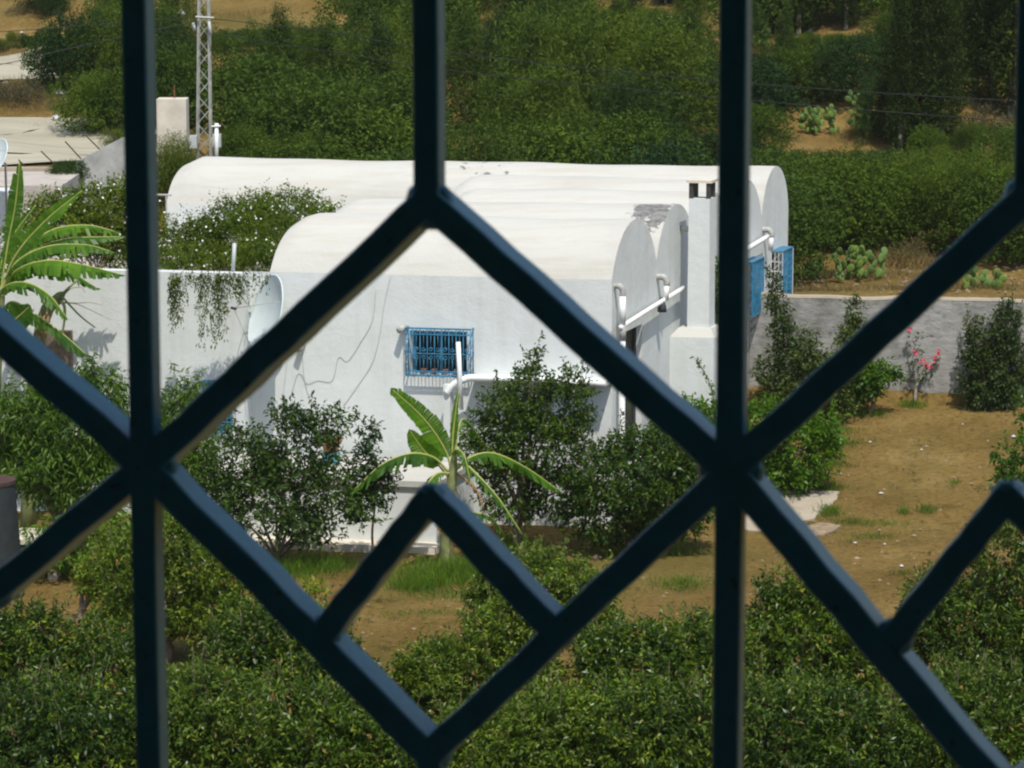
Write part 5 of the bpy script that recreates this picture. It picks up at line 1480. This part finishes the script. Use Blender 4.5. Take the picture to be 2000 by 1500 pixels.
for k, (px, py, s_) in enumerate(sorted([(505, 270, 1.25), (548, 262, 1.4), (640, 285, 1.2), (700, 215, 1.2), (735, 275, 1.3), (800, 180, 1.1), (905, 260, 1.35), (960, 245, 1.2), (1040, 290, 1.2), (1090, 180, 1.2), (1160, 270, 1.3), (1215, 200, 1.3), (1300, 285, 1.3), (1345, 215, 1.2), (1475, 215, 1.2), (1510, 270, 1.2), (1535, 195, 1.1), (640, 110, 1.1), (900, 90, 1.0), (1010, 80, 1.1), (1130, 60, 1.0)])):
    p = G(px, py); s1 = fit(p, s_, 1.45)
    if s1 < .5: continue
    mark(p, s1 * .7, 1.2)
    plant('conical_tree', ORD[kC] + ' conical dark tree from the left in the scrub above the far vault', 'tree', 'cone', p, s1, random.uniform(.85, 1.1), 'conical trees in the hillside scrub'); kC += 1
# the large dark bushes right behind the house and wall
kR = kF = 0
for px, py, s_, sz, kd in [(1575, 478, 1.2, 1.0, 'round'), (1640, 478, 1.5, .95, 'round'), (1720, 486, 1.4, .9, 'round'), (1700, 440, 1.4, .9, 'feather'), (1790, 455, 1.3, 1.0, 'feather'), (1850, 490, 1.4, 1.0, 'feather'), (1890, 430, 1.4, 1.0, 'round'), (1935, 510, 1.5, 1.0, 'round'), (1995, 500, 1.5, 1.0, 'feather'), (2080, 500, 1.6, 1.0, 'round')]:
    p = G(px, py)
    s1 = min(s_, fit(p, s_, sz)); mark(p, s1, sz)
    if kd == 'round':
        plant('scrub_bush', ORD[kR] + ' dark dense bush from the house along the dry strip behind the boundary wall', 'shrub', 'round', p, s1, sz, 'bushes along the dry strip'); kR += 1
    else:
        plant('feathery_tree', ORD[kF] + ' feathery tree from the house along the dry strip behind the boundary wall', 'tree', 'feather', p, s1, sz, 'feathery trees along the dry strip'); kF += 1
for a, b_, c, d in [(-200, 440, -60, 560), (415, 585, -60, 50), (1190, 1290, -60, 16), (1560, 1730, 175, 300), (1520, 2300, 490, 560), (1740, 2060, -60, 235), (1870, 1990, 190, 245), (1455, 1670, -60, 62), (-200, 1545, 310, 560)]:
    COV[max(0, (c + 60) // 10):(d + 60) // 10, (a + 200) // 10:(b_ + 200) // 10] = True
nfill = 0
for py in range(480, -40, -10):
    for px in range(420, 2130, 10):
        if COV[(py + 60) // 10, (px + 200) // 10]: continue
        p = G(px + hr.uniform(-12, 12), py + hr.uniform(18, 40)); s0 = hr.uniform(.9, 1.5); sz = hr.uniform(.75, 1.1)
        s1 = fit(p, s0, sz)
        if s1 < .28: continue
        mark(p, s1, sz); nfill += 1
        if hr.random() < .4: plant('feathery_tree', LF, 'tree', 'feather', p, s1, sz, 'feathery trees of the hillside scrub')
        else: plant('scrub_bush', LR, 'shrub', 'round', p, s1, sz, 'round shrubs of the hillside scrub')
print('fill', nfill)
# cypresses
for k, (px, py, s_, sz) in enumerate(sorted([(1478, 66, .85, 1.0), (1530, 62, 1.0, 1.0), (1560, 66, 1.1, 1.05), (1582, 60, .9, 1.0), (1652, 56, .9, 1.1), (1240, 22, .7, .9), (1212, 24, .6, .9), (1300, 10, .7, 1.0)])):
    plant('cypress', ORD[k] + ' narrow dark cypress from the left at the top of the wooded slope', 'cypress', 'cypress', G(px, py), s_, sz, 'cypresses near the top of the slope')
for k, (px, py, s_, sz) in enumerate(sorted([(1758, 303, 1.0, 1.1), (1765, 288, 1.2, 1.1), (1803, 295, 1.3, 1.05), (1840, 290, 1.25, 1.1), (1770, 190, 1.2, 1.2), (1815, 170, 1.2, 1.3), (1905, 205, 1.35, 1.2), (1940, 215, 1.5, 1.2), (1975, 225, 1.5, 1.3), (2040, 240, 1.5, 1.2), (1890, 120, 1.1, 1.2), (1960, 110, 1.3, 1.2)])):
    plant('cypress', ORD[k] + ' tall dark cypress from the left in the grove right of the prickly pears', 'cypress', 'cypress', G(px, py), s_, sz, 'cypress grove at the right')
for lab, px, py, s_ in [('upper brownish half dry shrub between the dark cypresses at the right', 1880, 118, 1.2), ('lower brownish half dry shrub between the dark cypresses at the right', 1850, 150, 1.1), ('small leafless brown shrub on the dry strip behind the boundary wall', 1762, 520, .5), ('larger leafless brown shrub on the dry strip behind the boundary wall', 1795, 510, .6), ('pale dry shrub under the cypress grove left of its bare orange patch', 1870, 280, .7), ('pale dry shrub right below the bare orange patch of the cypress grove', 1915, 265, .8), ('pale dry shrub nearest the right edge under the cypress grove', 1960, 285, .8)]:
    plant('dry_shrub', lab, 'shrub', 'dry', G(px, py), s_, 1.0, 'half dry shrubs at the right')
# left side: bushes by the road
for px, py, s, sz, kd, lab in [(165, 190, 1.5, 1.15, 'round', 'large round green bush between the two bends of the dirt road'), (120, 175, 1.1, 1.1, 'round', 'green bush at the upper end of the clump between the road bends'), (215, 200, 1.5, 1.2, 'feather', 'yellowish feathery bush next to the first upright bar by the road'),
        (190, 258, 1.2, .9, 'round', 'low dark bush on the bank above the sloping wall'), (240, 262, 1.2, 1.0, 'round', 'dark bush on the bank partly behind the first upright bar'), (235, 130, 1.3, 1.2, 'round', 'round bush above the clump beside the first upright bar'),
        (335, 250, 1.3, 1.5, 'round', 'dark bush between the first upright bar and the pylon'), (355, 180, 1.4, 1.3, 'feather', 'feathery bush behind the pylon beside the first upright bar'), (300, 110, 1.2, 1.1, 'round', 'round bush at the top hidden mostly by the first upright bar'),
        (225, 60, 1.0, 1.6, 'feather', 'feathery tree on the bare slope left of the first upright bar'), (80, 18, 1.2, .8, 'round', 'dark round bush on the bare slope at the top left'), (105, 28, .6, .8, 'round', 'small dark bush beside the large one on the bare slope at top left'), (345, 30, 1.0, 1.2, 'feather', 'feathery bush above the pylon insulators'), (300, 200, 1.4, 1.2, 'round', 'dark bush mostly behind the first upright bar below the road'),
        (45, 205, .8, .8, 'dry', 'brownish shrub on the bank between the road bends near the left edge'), (18, 200, .7, .9, 'dry', 'brownish shrub cut by the left edge between the road bends'),
        (475, 338, .9, .9, 'round', 'dark bush just right of the short pipe post behind the far vault'), (445, 322, .5, .8, 'feather', 'small feathery bush at the foot of the short pipe post'),
        (335, 385, .75, 1.3, 'feather', 'slender olive shrub in front of the concrete pillar'), (235, 330, .6, 1.0, 'feather', 'thin shrub before the sloping grey wall'), (130, 372, .5, .9, 'round', 'small green bush on the end of the flat roof parapet')]:
    p = G(px, py)
    if lab.startswith('small green bush on the end'): p = P(132, 358, 66.2)
    plant({'round': 'roadside_bush', 'feather': 'roadside_shrub', 'dry': 'dry_shrub'}[kd], lab, 'bush' if kd == 'round' else 'shrub', kd, p, s, sz)
for k, px in enumerate([2, 22, 42, 58, 78, 96, 140, 152]):
    p = G(px, 100 - px * .11 - (4 if k % 2 else 0))
    plant('hedge_sapling', ORD[k] + ' small dark sapling from the left in the row along the upper road', 'sapling', 'feather' if k % 3 else 'round', p, .30 if k % 3 else .26, 1.1, 'saplings along the upper road')

# ------------------------------------------------------------------ prickly pears
pv, pf = [], []
for i in range(7):
    th = math.pi * i / 6
    for j in range(10):
        ph = 2 * math.pi * j / 10
        zz = .5 - .5 * math.cos(th)
        wdt = math.sin(th) * .36 * (1 + .35 * (zz - .5))
        pv.append((wdt * math.cos(ph), .055 * math.sin(th) * math.sin(ph), zz))
for i in range(6):
    for j in range(10):
        pf.append((i * 10 + j, i * 10 + (j + 1) % 10, (i + 1) * 10 + (j + 1) % 10, (i + 1) * 10 + j))
padm = bpy.data.meshes.new('pad'); padm.from_pydata(pv, [], pf); padm.materials.append(M['pad_green'])
padm.polygons.foreach_set('use_smooth', [True] * len(pf))
def prickly(px, py, wpx, hpx, npad, lab):
    base = G(px, py); sc = F / proj(base)[2]
    t = thing('prickly_pear', base, lab, 'cactus')
    Wd, Ht = wpx / sc, hpx / sc
    nodes = []
    for k in range(npad):
        if k < 4 or not nodes:
            p = Vector((random.uniform(-.4, .4) * Wd, random.uniform(-.3, .3), -.03)); lean = random.uniform(-.5, .5)
        else:
            b0_, l0, s0 = random.choice(nodes[-9:]); lean = l0 * .6 + random.uniform(-.9, .9)
            p = b0_ + Vector((math.sin(l0), random.uniform(-.12, .02), math.cos(l0))) * s0 * .92
            if abs(p.x) > Wd * .55 or p.z > Ht * .85: p = Vector((random.uniform(-.45, .45) * Wd, random.uniform(-.4, .1), Ht * random.uniform(0, .35)))
        s = random.uniform(.14, .25)
        o_ = bpy.data.objects.new('pad', padm); COL.objects.link(o_); o_.parent = t
        o_.location = p; o_.rotation_euler = (random.uniform(-.35, .35), lean, random.uniform(-.9, .9)); o_.scale = (s, s, s)
        nodes.append((p, lean, s))
prickly(1682, 545, 100, 62, 75, 'prickly pear clump on the dry strip just behind the boundary wall')
prickly(1578, 540, 40, 34, 18, 'small prickly pear next to the far corner of the house')
prickly(1910, 562, 90, 34, 34, 'low prickly pear behind the boundary wall at the right')
prickly(1690, 268, 58, 100, 95, 'tall pale prickly pear on the slope beside the cypress grove')
prickly(1610, 262, 80, 56, 70, 'spreading prickly pear on the slope left of the tall pale one')
prickly(1480, 92, 60, 36, 30, 'prickly pear on the upper slope under the cypresses')

# ------------------------------------------------------------------ thin summer haze
hm = bpy.data.materials.new('haze'); hm.use_nodes = True
hm.node_tree.nodes.remove(hm.node_tree.nodes['Principled BSDF'])
pv_ = hm.node_tree.nodes.new('ShaderNodeVolumePrincipled')
pv_.inputs['Color'].default_value = (0.92, 0.95, 0.82, 1)
pv_.inputs['Density'].default_value = 0.00014
pv_.inputs['Anisotropy'].default_value = 0.0
hm.node_tree.links.new(pv_.outputs[0], hm.node_tree.nodes['Material Output'].inputs['Volume'])
hz = MB().hexa([Vector((x, y, z)) for z in (-2.5, 52) for x, y in ((-100, -40), (100, -40), (100, 235), (-100, 235))]).build('haze', hm)
prop(hz, kind='stuff')
